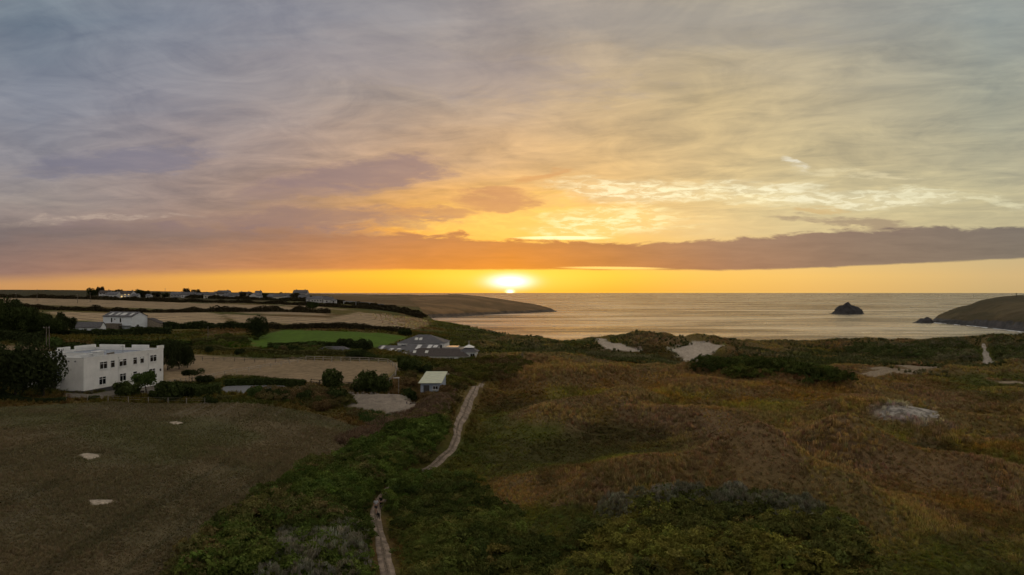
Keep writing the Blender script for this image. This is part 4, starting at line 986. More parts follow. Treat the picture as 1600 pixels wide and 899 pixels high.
TREES = [
 ('tree', 24, 120, 11.5, 9.0, 'tree', 'broad dark tree at the left edge beside the white house', 'tree', 'dark', 1.6),
 ('tree', 68, 121, 8.4, 7.6, 'tree', 'rounded dark tree overlapping the corner of the white house', 'tree', 'dark', 1.8),
 ('bush', 4, 134, 5.0, 6.6, 'bush', 'green shrub rising behind the dark tree at the left edge', 'shrub', 'mid', None),
 ('bush', 197, 128, 4.6, 3.1, 'bush', 'domed clipped bush in front of the white house windows', 'bush', 'mid', None),
 ('bush', 262, 126, 5.4, 3.6, 'bush', 'large dark bush right of the small round-headed tree', 'bush', 'hedge', None),
 ('bush', 243, 128, 2.2, 1.6, 'bush', 'little bush under the small round-headed tree', 'bush', 'mid', None),
 ('bush', 323, 123, 2.2, 1.5, 'bush', 'small rounded bush at the end of the garden hedge', 'bush', 'mid', None),
 ('bush', 335, 122, 1.3, 1.0, 'bush', 'tiny bush right of the garden hedge', 'bush', 'hedge', None),
 ('bush', 147, 122, 1.8, 0.9, 'bush', 'low shrub on the gravel before the white house corner', 'shrub', 'mid', None),
 ('tree', 262, 168, 5.5, 6.2, 'tree', 'dark tree touching the right end of the white house', 'tree', 'dark', 1.0),
 ('tree', 280, 170, 5.5, 6.0, 'tree', 'tall dark tree in the clump behind the white house', 'tree', 'dark', 1.0),
 ('tree', 293, 172, 4.2, 4.6, 'tree', 'smaller dark tree at the right of the clump behind the white house', 'tree', 'dark', 0.8),
 ('tree', 300, 150, 4.8, 2.9, 'wide', 'flat topped dark pine above the garden hedge', 'tree', 'dark', 1.5),
 ('bush', 318, 150, 3.6, 1.8, 'bush', 'low dark bush beside the flat topped pine', 'bush', 'dark', None),
 ('tree', 402, 235, 8.0, 6.0, 'tree', 'dark round tree at the left corner of the green field', 'tree', 'dark', 0.8),
 ('bush', 541, 208, 5.6, 3.4, 'bush', 'left one of the two dark bushes below the green field', 'bush', 'dark', None),
 ('bush', 563, 208, 6.2, 3.0, 'bush', 'right one of the two dark bushes below the green field', 'bush', 'dark', None),
 ('bush', 519, 141, 4.4, 3.9, 'bush', 'upright dark bush by the paddock fence', 'bush', 'mid', None),
 ('bush', 535, 139, 2.4, 1.9, 'bush', 'small bush leaning on the upright dark bush', 'bush', 'mid', None),
 ('bush', 573, 140, 5.6, 4.5, 'bush', 'big round dark bush above the sand pit', 'bush', 'mid', None),
 ('bush', 598, 141, 4.6, 3.9, 'bush', 'right shoulder of the big round bush above the sand pit', 'bush', 'mid', None),
 ('bush', 455, 137, 2.2, 2.0, 'bush', 'single round bush standing up from the drive hedge', 'bush', 'hedge', None),
 ('bush', 641, 168, 5.4, 3.3, 'bush', 'large leafy bush between the paddock and the slate roofs', 'bush', 'mid', None),
 ('bush', 629, 172, 3.0, 3.2, 'bush', 'spiky green bush at the corner of the paddock', 'bush', 'mid', None),
 ('bush', 574, 184, 4.5, 2.0, 'bush', 'green bush behind the far paddock fence', 'bush', 'mid', None),
 ('bush', 560, 184, 5.0, 2.4, 'bush', 'low dark bush behind the far paddock fence', 'bush', 'dark', None),
 ('bush', 668, 170, 4.0, 2.2, 'bush', 'dark shrub behind the flat roofed shed', 'shrub', 'dark', None),
 ('bush', 400, 128, 2.6, 1.9, 'bush', 'bright green ball bush beside the drive', 'bush', 'light', None),
 ('bush', 418, 127, 2.4, 1.7, 'bush', 'dark shrub right of the bright green ball bush', 'shrub', 'dark', None),
 ('bush', 440, 126, 3.4, 2.0, 'bush', 'dark shrub below the middle of the drive', 'shrub', 'hedge', None),
 ('bush', 459, 127, 3.2, 2.1, 'bush', 'rust brown shrub between the drive and the field', 'shrub', 'brown', None),
 ('bush', 480, 127, 3.6, 2.0, 'bush', 'dark green shrub at the end of the drive', 'shrub', 'hedge', None),
 ('bush', 497, 126, 3.4, 2.0, 'bush', 'brown shrub left of the sand pit', 'shrub', 'brown', None),
 ('bush', 506, 121, 3.2, 1.9, 'bush', 'straw coloured shrub at the field corner', 'shrub', 'brown', None),
 ('bush', 527, 130, 4.2, 2.4, 'bush', 'dark thorny shrub at the left rim of the sand pit', 'shrub', 'hedge', None),
 ('bush', 636, 133, 3.2, 2.2, 'bush', 'dark bush on the right rim of the sand pit', 'bush', 'hedge', None),
 ('bush', 645, 134, 2.4, 1.5, 'bush', 'small dark bush between the sand pit and the shed', 'bush', 'dark', None),
 ('bush', 666, 134, 3.0, 1.7, 'bush', 'brown shrub in front of the flat roofed shed', 'shrub', 'brown', None),
 ('bush', 640, 148, 3.4, 2.0, 'bush', 'orange brown shrub left of the flat roofed shed', 'shrub', 'brown', None),
 ('bush', 697, 139, 2.6, 2.0, 'bush', 'straw coloured bush at the right wall of the shed', 'bush', 'brown', None),
 ('bush', 350, 126, 2.4, 0.9, 'bush', 'low scrubby plant at the near edge of the drive', 'shrub', 'olive', None),
 ('bush', 455, 200, 3.4, 2.2, 'bush', 'green shrub on the bank above the paddock', 'shrub', 'mid', None),
 ('bush', 434, 203, 2.4, 2.0, 'bush', 'pale green round shrub on the bank above the paddock', 'shrub', 'light', None),
 ('bush', 487, 205, 3.0, 2.2, 'bush', 'yellow green round shrub on the bank below the green field', 'shrub', 'light', None),
 ('bush', 493, 204, 2.6, 1.6, 'bush', 'russet shrub beside the yellow green round shrub', 'shrub', 'brown', None),
 ('bush', 508, 196, 3.6, 1.8, 'bush', 'low green shrub before the grey hut roof', 'shrub', 'hedge', None),
 ('bush', 472, 196, 3.6, 1.6, 'bush', 'low dark shrub left of the grey hut roof', 'shrub', 'hedge', None),
 ('bush', 374, 196, 2.6, 1.6, 'bush', 'small dark bush on the upper edge of the paddock', 'bush', 'dark', None),
 ('bush', 327, 198, 2.4, 2.0, 'bush', 'small dark round bush at the back of the paddock', 'bush', 'dark', None),
 ('bush', 488, 455, 7.5, 4.6, 'bush', 'lone dark thicket block standing in the stubble field', 'bush', 'hedge', None),
 ('bush', 634, 262, 4.5, 2.6, 'bush', 'dark bush at the right corner of the green field', 'bush', 'dark', None),
 ('bush', 669, 246, 3.6, 2.2, 'bush', 'lone dark bush right of the hipped slate roof', 'bush', 'dark', None),
 ('tree', 95, 258, 3.6, 6.2, 'tree', 'narrow dark tree rising left of the low slate cottage', 'tree', 'dark', 0.6),
 ('tree', 108, 262, 5.0, 4.6, 'tree', 'dark tree next to the low slate cottage', 'tree', 'dark', 0.6),
]
for nm, px, Y, w, h_, kind, lab, cat, lm, tr in TREES:
    plant(nm, px, Y, w, h_, kind, lab, cat, lm, trunk=tr)
plant('tree', 229, 136, 4.6, 4.3, 'bush', 'small round-headed tree with a leaning trunk before the white house', 'tree', 'light', trunk=2.2, lean=(-0.7, 0.2))
# wooded slope at the left edge
k = 0
LEFT = ['at the left picture edge', 'second from the left edge', 'third from the left edge', 'fourth from the left edge', 'fifth from the left edge', 'sixth from the left edge', 'seventh from the left edge', 'at the lower right end']
for px, Y, w, h_ in ((-14, 214, 12, 9.0), (4, 232, 13, 9.8), (20, 222, 11, 8.0), (34, 238, 12, 7.6), (48, 228, 10, 6.6), (62, 240, 10, 6.0), (76, 236, 9, 5.0), (88, 240, 8, 4.0)):
    plant('tree', px, Y, w, h_, 'tree', 'dark tree of the wooded slope, ' + LEFT[k], 'tree', 'dark' if k % 2 else 'hedge', 'trees on the wooded slope', trunk=0.8); k += 1
def hedge(pts, w, h_, leaf, lm, label, trim=0.0, seed=0, dens=1.0, name='hedge'):
    """pts: ground points along the hedge"""
    g = np.random.default_rng(seed + 500); p = np.array([q[:2] for q in pts]); seg = np.hypot(*np.diff(p, axis=0).T); L = np.concatenate([[0], np.cumsum(seg)])
    n = int(dens * L[-1] * (2 * h_ + w) / (leaf * leaf * 1.1)); n = min(n, 9000)
    s = g.uniform(0, L[-1], n); cx = np.interp(s, L, p[:, 0]); cy = np.interp(s, L, p[:, 1])
    e = 0.5; tx = np.interp(s + e, L, p[:, 0]) - np.interp(s - e, L, p[:, 0]); ty = np.interp(s + e, L, p[:, 1]) - np.interp(s - e, L, p[:, 1]); l = np.hypot(tx, ty) + 1e-9
    nx_, ny_ = -ty / l, tx / l
    hm = h_ * (1 + (1 - trim) * (0.75 * fbm(s, s * 0, 9, seed, 3) + 0.35 * fbm(s, s * 0 + 5, 3, seed + 3, 2)))
    u = g.uniform(0, 1, n) * (2 * h_ + w)
    side = np.where(u < h_, -1.0, np.where(u > h_ + w, 1.0, (u - h_) / w * 2 - 1)); zz = np.where(u < h_, u / h_, np.where(u > h_ + w, (u - h_ - w) / h_, 1.0))
    rnd = 1 - (1 - trim) * 0.35 * zz ** 2
    ox = side * w / 2 * rnd + g.normal(0, 0.06 * w, n); z = zz * hm + g.normal(0, 0.05 * h_, n)
    gx = cx + nx_ * ox; gy = cy + ny_ * ox; gz = H(cx, cy) + z - 0.1
    c0 = np.stack([gx, gy, gz], 1)
    d = np.stack([nx_ * side, ny_ * side, zz], 1) + g.normal(0, 0.6, (n, 3)); d /= np.linalg.norm(d, axis=1)[:, None]
    t = np.cross(d, g.normal(0, 1, (n, 3))); t /= np.linalg.norm(t, axis=1)[:, None] + 1e-9; b = np.cross(d, t); sz = (leaf * g.uniform(.6, 1.3, n))[:, None]
    V = np.stack([c0 - t * sz, c0 + b * sz * .6, c0 + t * sz, c0 - b * sz * .6], 1).reshape(-1, 3); Q = np.arange(n * 4).reshape(-1, 4); tone = np.repeat(g.uniform(.6, 1.4, n), 4)
    # woody body inside the leaves
    m = max(3, int(L[-1] / 2.0)); ss_ = np.linspace(0.3, L[-1] - 0.3, m); bx = np.interp(ss_, L, p[:, 0]); by = np.interp(ss_, L, p[:, 1])
    tx = np.gradient(bx); ty = np.gradient(by); l = np.hypot(tx, ty) + 1e-9; hb = h_ * 0.86 * (1 + (1 - trim) * 0.75 * fbm(ss_, ss_ * 0, 9, seed, 3)); bz = H(bx, by)
    ring = [(-.46, -.5, 0), (-.42, 0, 1), (.42, 0, 1), (.46, -.5, 0)]
    BV = np.stack([np.stack([bx - ty / l * w * a, by + tx / l * w * a, bz + bb + cc * hb], 1) for a, bb, cc in ring], 1).reshape(-1, 3)
    BQ = [(i * 4 + j, i * 4 + j + 1, (i + 1) * 4 + j + 1, (i + 1) * 4 + j) for i in range(m - 1) for j in range(3)] + [(0, 1, 2, 3), (m * 4 - 4, m * 4 - 3, m * 4 - 2, m * 4 - 1)]
    allV = np.concatenate([V, BV]); allQ = np.concatenate([Q, np.array(BQ) + len(V)]); tone = np.concatenate([tone, np.full(len(BV), 0.6)])
    o = link(name, mesh_np(name, allV, allQ, False, np.repeat(tone[:, None], 3, 1)), LM[lm])
    return tag(o, label, 'hedge')
def line(*q): return [on(a, b) for a, b in q]
hedge(line((-140,640),(0,610),(150,600),(290,585)), 4, 2.6, 0.7, 'far', 'long dark hedge along the top edge of the upper stubble field', 0, 1)
hedge(line((20,440),(90,430),(160,425),(300,422),(430,418),(515,402)), 3, 2.4, 0.55, 'far', 'hedge between the upper and lower stubble fields', 0, 2)
hedge(line((285,600),(340,585),(430,545),(470,520),(548,480),(600,470),(660,455)), 3, 2.2, 0.6, 'far', 'thin hedge crossing the upper stubble field towards the sea', 0, 3)
hedge(line((290,690),(420,660),(520,610),(580,560),(640,520),(662,500)), 6, 2.6, 0.8, 'far', 'dark rough hedge below the village', 0, 4)
hedge(line((258,288),(300,284),(350,276),(395,268)), 3.5, 2.6, 0.4, 'dark', 'thick dark hedge right of the white barn', 0.2, 5)
hedge(line((395,272),(440,266),(540,270),(600,272),(640,276)), 2.6, 1.9, 0.4, 'far', 'dark hedge along the far side of the green field', 0.2, 6)
hedge(line((78,242),(150,246),(210,252),(268,256)), 5, 2.8, 0.42, 'dark', 'dark thicket in front of the white barn', 0, 7)
hedge(line((-20,206),(40,205),(72,206)), 3, 3.2, 0.32, 'dark', 'dark clipped hedge behind the straw lawn at the left', 0.6, 8)
hedge(line((103,183),(125,182),(147,183)), 4.5, 2.9, 0.28, 'hedge', 'bulky clipped hedge behind the white house roof', 0.6, 9)
hedge(line((78,196),(102,192)), 3.5, 2.4, 0.28, 'light', 'bright green hedge beside the twin poles', 0.4, 10)
hedge(line((150,205),(205,206),(262,208),(296,206)), 3.5, 2.2, 0.3, 'hedge', 'long green hedge beyond the white house', 0.5, 11)
hedge(line((418,208),(480,209),(540,210),(575,212)), 1.8, 1.6, 0.28, 'hedge', 'low hedge along the near side of the green field', 0.3, 12)
hedge(line((300,214),(350,222),(385,228)), 3, 1.8, 0.35, 'olive', 'scrubby bank hedge left of the green field', 0, 13)
hedge(line((252,134),(285,132),(318,130)), 3.0, 2.4, 0.2, 'hedge', 'clipped garden hedge right of the white house', 0.7, 14)
hedge(line((300,128),(320,130),(344,132)), 2.4, 2.2, 0.2, 'mid', 'bright topped garden hedge at the drive corner', 0.8, 15)
hedge(line((352,144),(400,143),(440,142.5),(477,142)), 1.5, 1.35, 0.18, 'hedge', 'neat low hedge along the far side of the drive', 0.85, 16)
hedge(line((290,206),(340,204),(400,200),(440,196),(540,190)), 2.4, 1.3, 0.3, 'olive', 'ragged green bank at the back of the paddock', 0, 17)
hedge(line((-20,119),(30,117.5),(80,117.5),(104,118)), 1.2, 1.0, 0.16, 'dark', 'low weedy verge under the dark trees', 0, 18)
# ------------------------------------------------------------------ rough grass round the farm and gardens
x, y = cand(42000, 112, 300, -38, -3, 0.5)
m = np.ones(len(x), bool)
for b in (FIELD_BROWN, PADDOCK, GREEN_F, STUB_A, STUB_B, DRIVE, YARD, SANDPIT, LAWN_L): m &= ~in_poly(x, y, b)
m &= away(x, y, [(PATH, 1.3)], 0) & (np.hypot(x, y) < coast_r(np.arctan2(x, y)))
x, y = x[m], y[m]
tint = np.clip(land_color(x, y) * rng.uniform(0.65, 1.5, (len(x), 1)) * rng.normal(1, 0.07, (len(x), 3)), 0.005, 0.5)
scatter('rough_grass', PC_GRASS, 5, place(x, y), rng.uniform(0.5, 1.2, len(x)) * np.clip(1 + fbm(x, y, 8, 481, 3), 0.5, 1.7), tint, 'rough grass between the hedges, gardens and paddocks on the left', 'grass', 0.25)

# ------------------------------------------------------------------ buildings
WHITE = mat_plain('white render', (0.86, 0.85, 0.82), 0.85, 0.07, 0.55, 0.25)
WHITE2 = mat_plain('cool white boards', (0.72, 0.76, 0.80), 0.7, 0.06, 0.6, 0.1)
TRIM = mat_plain('white window frame', (0.80, 0.80, 0.78), 0.5, 0.03)
ROOFG = mat_plain('grey roof felt', (0.24, 0.27, 0.32), 0.7, 0.12, 0.8, 0.2)
SLATE = mat_plain('slate roof', (0.092, 0.090, 0.098), 0.7, 0.25, 2.2, 0.5)
SLATE2 = mat_plain('brown slate roof', (0.066, 0.054, 0.050), 0.8, 0.25, 2.2, 0.5)
STONE = mat_plain('stone wall', (0.26, 0.22, 0.17), 0.95, 0.35, 2.5, 0.6)
PLINTH = mat_plain('dark plinth', (0.075, 0.072, 0.07), 0.9, 0.2)
WOODD = mat_plain('dark door wood', (0.045, 0.030, 0.025), 0.7, 0.25)
TIMBER = mat_plain('weathered timber', (0.15, 0.125, 0.10), 0.9, 0.3, 3.0, 0.4)
LEAD = mat_plain('lead flashing', (0.16, 0.17, 0.18), 0.5, 0.15)
TINROOF = mat_plain('pale green sheet roof', (0.52, 0.55, 0.42), 0.6, 0.10, 0.9, 0.2)
BLUEW = mat_plain('pale blue boards', (0.36, 0.41, 0.50), 0.8, 0.15)
def glass_mat(name, col, rough=0.06, emit=None):
    if name in MATS: return MATS[name]
    m, nt, b = new_mat(name); b.inputs['Base Color'].default_value = (*col, 1); b.inputs['Roughness'].default_value = rough; b.inputs['Specular IOR Level'].default_value = 0.6
    if emit: b.inputs['Emission Color'].default_value = (*emit[0], 1); b.inputs['Emission Strength'].default_value = emit[1]
    MATS[name] = m; return m
GLASS = glass_mat('dark window glass', (0.012, 0.014, 0.018))
SKYL = glass_mat('skylight glass', (0.55, 0.55, 0.52), 0.15)
LIT = glass_mat('lit window', (0.8, 0.6, 0.3), 0.2, ((1.0, 0.66, 0.26), 0.9))
def window(par, o, ux, w, h_, cols=2, top=0.0, glass=None, sill=True):
    """window on a vertical wall: o = lower left corner, ux = wall direction; outward = ux turned right"""
    glass = glass or GLASS; ux = Vector(ux).normalized(); n = Vector((ux.y, -ux.x, 0)); o = Vector(o); up = Vector((0, 0, 1))
    def bar(b, a0, a1, z0, z1, d0, d1):
        q = [o + ux * a + up * z + n * d for d in (d0, d1) for a, z in ((a0, z0), (a1, z0), (a1, z1), (a0, z1))]
        k = len(b.v); b.v += [tuple(p) for p in q]; b.f += [[k + i for i in f] for f in ((0, 1, 2, 3), (7, 6, 5, 4), (0, 4, 5, 1), (1, 5, 6, 2), (2, 6, 7, 3), (3, 7, 4, 0))]
    t = 0.07; f = MB()
    bar(f, 0, w, 0, t, -.02, .07); bar(f, 0, w, h_ - t, h_, -.02, .07); bar(f, 0, t, t, h_ - t, -.02, .07); bar(f, w - t, w, t, h_ - t, -.02, .07)
    for i in range(1, cols): bar(f, w * i / cols - t / 2, w * i / cols + t / 2, t, h_ - t, -.02, .065)
    if top: bar(f, t, w - t, h_ * (1 - top) - t / 2, h_ * (1 - top) + t / 2, -.02, .06)
    fo = f.build('window', TRIM, par)
    for i in range(cols):
        p = MB(); bar(p, w * i / cols + t / 2, w * (i + 1) / cols - t / 2, t, h_ - t, 0.0, .02); p.build('pane', glass, fo)
    if sill:
        s = MB(); bar(s, -.08, w + .08, -.09, -.005, -.02, .13); s.build('sill', TRIM, fo)
    return fo
# ---- the large white flat-roofed house
wh = tag(empty('white_house', (-80.3, 128.0, 31.2), math.atan2(.988, .157)), 'long two storey white house with flat roof and parapets beside the field', 'house')
HT = 6.5
MB().prism([(0,0,-1.2),(22.6,0,-1.2),(22.6,17,-1.2),(9,17,-1.2),(9,5,-1.2),(0,5,-1.2)], (0,0,HT+1.2-0.45)).build('wall', WHITE, wh)
MB().prism([(.25,.25,HT-.44),(22.35,.25,HT-.44),(22.35,16.75,HT-.44),(9.25,16.75,HT-.44),(9.25,4.75,HT-.44),(.25,4.75,HT-.44)], (0,0,.06)).build('roof', ROOFG, wh)
for (x0,x1,y0,y1,h0) in ((0,22.6,-.02,.22,HT),(22.36,22.62,.22,16.78,HT),(9.0,22.6,16.78,17.02,HT),(8.98,9.22,5.0,16.78,HT),(0,9.22,4.76,5.0,HT),(-.02,.22,.22,4.76,HT)):
    p = MB().box(x0,x1,y0,y1,HT-.46,h0); pp = p.build('parapet', WHITE, wh)
    MB().box(x0-.05,x1+.05,y0-.05,y1+.05,h0+.003,h0+.09).build('coping', TRIM, pp)
for (x0,x1,y0,y1) in ((12.0,15.5,16.7,17.1),(17.0,22.7,16.68,17.12),(22.3,22.72,3.5,7.5),(22.3,22.72,9.5,15.5),(20.8,22.74,-.06,.28)):
    MB().box(x0,x1,y0,y1,HT+.1,HT+.75).build('raised_parapet', WHITE, wh)
MB().box(7.6,9.4,3.6,4.6,HT-.4,HT+.45).box(7.4,9.6,3.4,4.8,HT+.453,HT+.58).build('roof_vent', TRIM, wh)
MB().prism([(7.0,1.0,HT-.36),(12.6,4.2,HT-.36),(12.6,4.2,HT+.05),(7.0,1.0,HT+.3)], (0.14,-.24,0)).build('roof_beam', TIMBER, wh)
MB().tube([(14,3,HT-.4),(14,3,HT+1.3)], .05).tube([(13.4,3,HT+1.1),(14.6,3,HT+1.1)], .03).build('aerial', LEAD, wh)
MB().box(-.03,9.0,-.035,-.003,-1.2,.32).box(-.035,-.003,0,5,-1.2,.32).build('plinth', PLINTH, wh)
for u, w, c in ((4.95,2.0,2),(7.4,1.15,1),(10.2,2.1,2),(13.7,1.2,1),(15.8,1.2,1),(19.3,2.1,2)):
    window(wh, (u-w/2, 0, 3.95), (1,0,0), w, 1.45, c, 0.28)
for u, w, c in ((4.7,1.8,2),(10.2,1.8,2),(13.7,1.2,1),(19.0,1.8,2)):
    window(wh, (u-w/2, 0, .95), (1,0,0), w, 1.55, c, 0.28)
for u, w in ((10.2-.45, .75), (15.8, .8)): MB().box(u-w/2,u+w/2,-.055,-.022,4.95,5.3).build('pane_reflection', TRIM, wh)  # pale panels put in for white reflections on the upper panes
for u in (9.0, 17.7): MB().tube([(u,-.08,.3),(u,-.08,5.9)], .05).box(u-.15,u+.15,-.2,-.003,5.7,6.0).build('drainpipe', TRIM, wh)
for yy in (1.6, 3.0): MB().box(-.16,-.003,yy,yy+.22,HT-.75,HT-.5).build('roof_spout', LEAD, wh)
MB().box(21.4,21.65,-.2,-.003,1.7,2.2).build('wall_lamp', PLINTH, wh)
MB().box(-.2,8.9,5.05,13.5,-1.2,3.05).build('annexe_wall', WHITE, wh)
MB().box(-.5,9.0,5.03,13.8,3.053,3.25).build('annexe_roof', ROOFG, wh)
d_ = MB().box(-.26,-.203,5.6,6.9,-.3,2.1).build('door', WOODD, wh); MB().box(-.32,-.263,5.7,5.78,.85,1.0).build('handle', LEAD, d_)
window(wh, (-.2, 9.6, 1.0), (0,-1,0), 1.6, 1.2, 2)
MB().box(-1.2,-.1,3.9,5.6,2.5,2.62).build('porch_roof', LEAD, wh)
# ---- the white barn on the rise
bx_, by_, bz_ = on(206, 296); bx0 = (206-800)/F*296
bn_ = tag(empty('white_barn', (bx0, 296, 34.0), R(160)), 'white barn with dark skylit roof and stone lean-to wall near the stubble field', 'barn')
BL, BW, BE, BR_ = 17.0, 8.0, 5.6, 7.4
MB().prism([(0,0,-2),(0,-BW,-2),(0,-BW,BE),(0,-BW/2,BR_),(0,0,BE)], (BL,0,0)).build('wall', WHITE2, bn_)
for s in (0, 1):
    y0, y1 = (.35, -BW/2) if s == 0 else (-BW-.35, -BW/2); e = BE - .2
    ro = MB().prism([(-.35,y0,e),(-.35,y1,BR_+.03),(-.35,y1,BR_+.2),(-.35,y0,e+.17)], (BL+.7,0,0)).build('roof', SLATE, bn_)
    for k in range(4):
        a = 1.3 + 4.0*k; fa, fb = .25, .75
        q = [(a+dx_, y0+(y1-y0)*f, e+.19+(BR_+.03-e)*f+.0) for dx_, f in ((0,fa),(1.4 if k != 1 else 2.6,fa),(1.4 if k != 1 else 2.6,fb),(0,fb))]
        MB().prism(q, (0,0,.05)).build('skylight', SKYL, ro)

for xx in (6.6, 11.8): window(bn_, (xx+.5, 0, 2.9), (-1,0,0), 1.0, 2.0, 1, sill=False)
window(bn_, (10.3, 0, 3.9), (-1,0,0), 0.8, 0.8, 1)
MB().box(-.05,-.004,-3.6,-2.4,-.5,2.0).build('door', PLINTH, bn_)
MB().prism([(-7.2,-8.05,-2.5),(0.4,-8.05,-2.5),(0.4,-8.05,4.6),(-7.2,-8.05,2.3)], (0,-3.5,0)).build('stone_lean_to', STONE, bn_)
MB().prism([(-7.4,-8.0,2.45),(0.4,-8.0,4.75),(0.4,-8.0,4.6),(-7.4,-8.0,2.3)], (0,-3.7,0)).build('lean_to_roof', SLATE2, bn_)
MB().box(5.6,13.0,.2,2.2,-.5,2.6).build('timber_store', TIMBER, bn_)
MB().box(.4,15.5,.02,1.6,1.55,1.7).build('balcony_roof', LEAD, bn_)
cx_, cy_, cz_ = on(140, 272)
ct = tag(empty('cottage', (cx_, cy_, cz_ - .6), R(8)), 'low white cottage with a slate roof left of the white barn', 'cottage')
MB().prism([(-5,-2.6,-1.5),(-5,2.6,-1.5),(-5,2.6,2.3),(-5,0,4.2),(-5,-2.6,2.3)], (10,0,0)).build('wall', WHITE2, ct)
for sg in (-1, 1): MB().prism([(-5.25,sg*2.9,2.12),(-5.25,0,4.24),(-5.25,0,4.4),(-5.25,sg*2.9,2.28)], (10.5,0,0)).build('roof', SLATE, ct)
window(ct, (-1, -2.6, .9), (1,0,0), 1.2, 1.0, 2)
# ---- the sprawling slate-roofed building by the green field
hx_, hy_ = (668-800)/F*205, 205.0
hb = tag(empty('slate_roof_lodge', (hx_, hy_, 29.6), R(-3)), 'sprawling low lodge of slate roofs with skylights by the green field', 'lodge')
def px2(px_, Y_): return ((px_-800)/F*Y_ - hx_, Y_ - hy_)
def hip(par, x0, x1, y0, y1, ze, zr, ins, mat, name='roof', ov=.4, wall=None, zb=-1.0):
    if wall: MB().box(x0,x1,y0,y1,zb,ze-.02).build('wall', wall, par)
    x0 -= ov; x1 += ov; y0 -= ov; y1 += ov; ym = (y0+y1)/2
    b = MB(); n = 0
    b.v += [(x0,y0,ze),(x1,y0,ze),(x1,y1,ze),(x0,y1,ze),(x0+ins,ym,zr),(x1-ins,ym,zr)]
    b.f += [[0,1,5,4],[1,2,5],[2,3,4,5],[3,0,4],[3,2,1,0]]
    r_ = b.build(name, mat, par)
    return r_
def skylight(par, x0, y0, x1, y1, zf, mat=None):
    MB().prism([(x0,y0,zf(x0,y0)+.03),(x1,y0,zf(x1,y0)+.03),(x1,y1,zf(x1,y1)+.03),(x0,y1,zf(x0,y1)+.03)], (0,0,.08)).build('skylight', mat or SKYL, par)
# back hipped hall
r1 = hip(hb, -12.2, 3.0, 14, 25, 4.2, 6.6, 6.0, SLATE, wall=WHITE)
f1 = lambda x_, y_: 4.2 + (y_-13.6)/5.9*2.4
for xx in (-7.0, -5.6): skylight(r1, xx, 15.6, xx+1.0, 17.2, f1)
for xx in (-11.0, -6.5, -2.0, .8): window(hb, (xx, 14, 2.2), (1,0,0), 1.5, 1.5, 2)
# left monopitch wings stepping down to the front
def mono(par, x0, x1, y0, y1, z0, z1, mat, wall=None, th_=.18):
    if wall: MB().prism([(x0,y0,-1),(x0,y1,-1),(x0,y1,z1-.02),(x0,y0,z0-.02)], (x1-x0,0,0)).build('wall', wall, par)
    return MB().prism([(x0-.3,y0-.4,z0),(x0-.3,y1,z1),(x0-.3,y1,z1+th_),(x0-.3,y0-.4,z0+th_)], (x1-x0+.6,0,0)).build('roof', mat, par)
r2 = mono(hb, -17.5, -9.0, -2, 13.4, 1.3, 3.3, SLATE, WHITE); f2 = lambda x_, y_: 1.48 + (y_+2.4)/15.8*2.0
skylight(r2, -16.6, 4.5, -15.6, 12.5, f2)
for xx in (-13.2, -11.0): skylight(r2, xx, 5.0, xx+1.2, 8.6, f2)
r3 = mono(hb, -8.4, 1.5, 3, 13.4, 2.2, 3.9, SLATE, WHITE); f3 = lambda x_, y_: 2.38 + (y_-2.6)/10.8*1.7
for xx, y0_, y1_ in ((-5.0,6.0,11.5),(-1.6,6.0,11.5),(.2,8.0,11.0)): skylight(r3, xx, y0_, xx+1.3, y1_, f3)
MB().box(-8.9,-8.5,-1,12.5,1.4,3.0).build('lead_gutter', LEAD, hb)
r6 = mono(hb, -8.3, -6.0, -3.5, 2.4, 1.2, 2.2, LEAD, WHITE)
skylight(r6, -8.0, -2.8, -6.4, 1.6, lambda x_, y_: 1.38 + (y_+3.9)/6.3*1.0)
# long dark roof in front
r4 = hip(hb, -5.6, 12.6, -6, 3.0, 1.9, 3.9, 3.6, SLATE2, wall=WHITE)
f4 = lambda x_, y_: 1.9 + (y_+6.4)/4.9*2.0
for xx in (-3.6, .0): skylight(r4, xx, -4.6, xx+.9, -3.2, f4)
for xx in (7.6, 10.0): window(hb, (xx, -6, .5), (1,0,0), 1.3, 1.1, 2)
# flat terrace roof and the pavilion with its white lantern
MB().box(3.2,11.5,4.5,14,-1,2.9).build('wall', WHITE, hb); MB().box(3.0,11.7,4.3,14.2,2.903,3.1).build('flat_roof', STONE, hb)
MB().box(3.4,8.0,8.0,13.5,3.104,3.5).build('roof_light', SKYL, hb)
pv = MB().box(10.2,15.0,-3.2,1.6,-1,2.9).build('pavilion_wall', WHITE, hb)
b = MB(); b.v += [(9.7,-3.7,2.93),(15.5,-3.7,2.93),(15.5,2.1,2.93),(9.7,2.1,2.93),(11.6,-1.8,4.1),(13.6,-1.8,4.1),(13.6,.2,4.1),(11.6,.2,4.1)]
b.f += [[0,1,5,4],[1,2,6,5],[2,3,7,6],[3,0,4,7],[4,5,6,7],[3,2,1,0]]; b.build('pavilion_roof', SLATE, hb)
b = MB(); b.v += [(11.0,-2.4,4.12),(14.2,-2.4,4.12),(14.2,.8,4.12),(11.0,.8,4.12),(12.6,-.8,5.0)]; b.f += [[0,1,4],[1,2,4],[2,3,4],[3,0,4],[3,2,1,0]]
lan = b.build('lantern_roof', TRIM, hb); MB().tube([(12.6,-.8,4.9),(12.6,-.8,6.1)], .05).build('finial', TRIM, lan)
window(hb, (13.2, -3.2, 1.2), (1,0,0), 1.4, 1.3, 2); window(hb, (15.0, -2.4, 1.2), (0,1,0), 1.6, 1.3, 2)
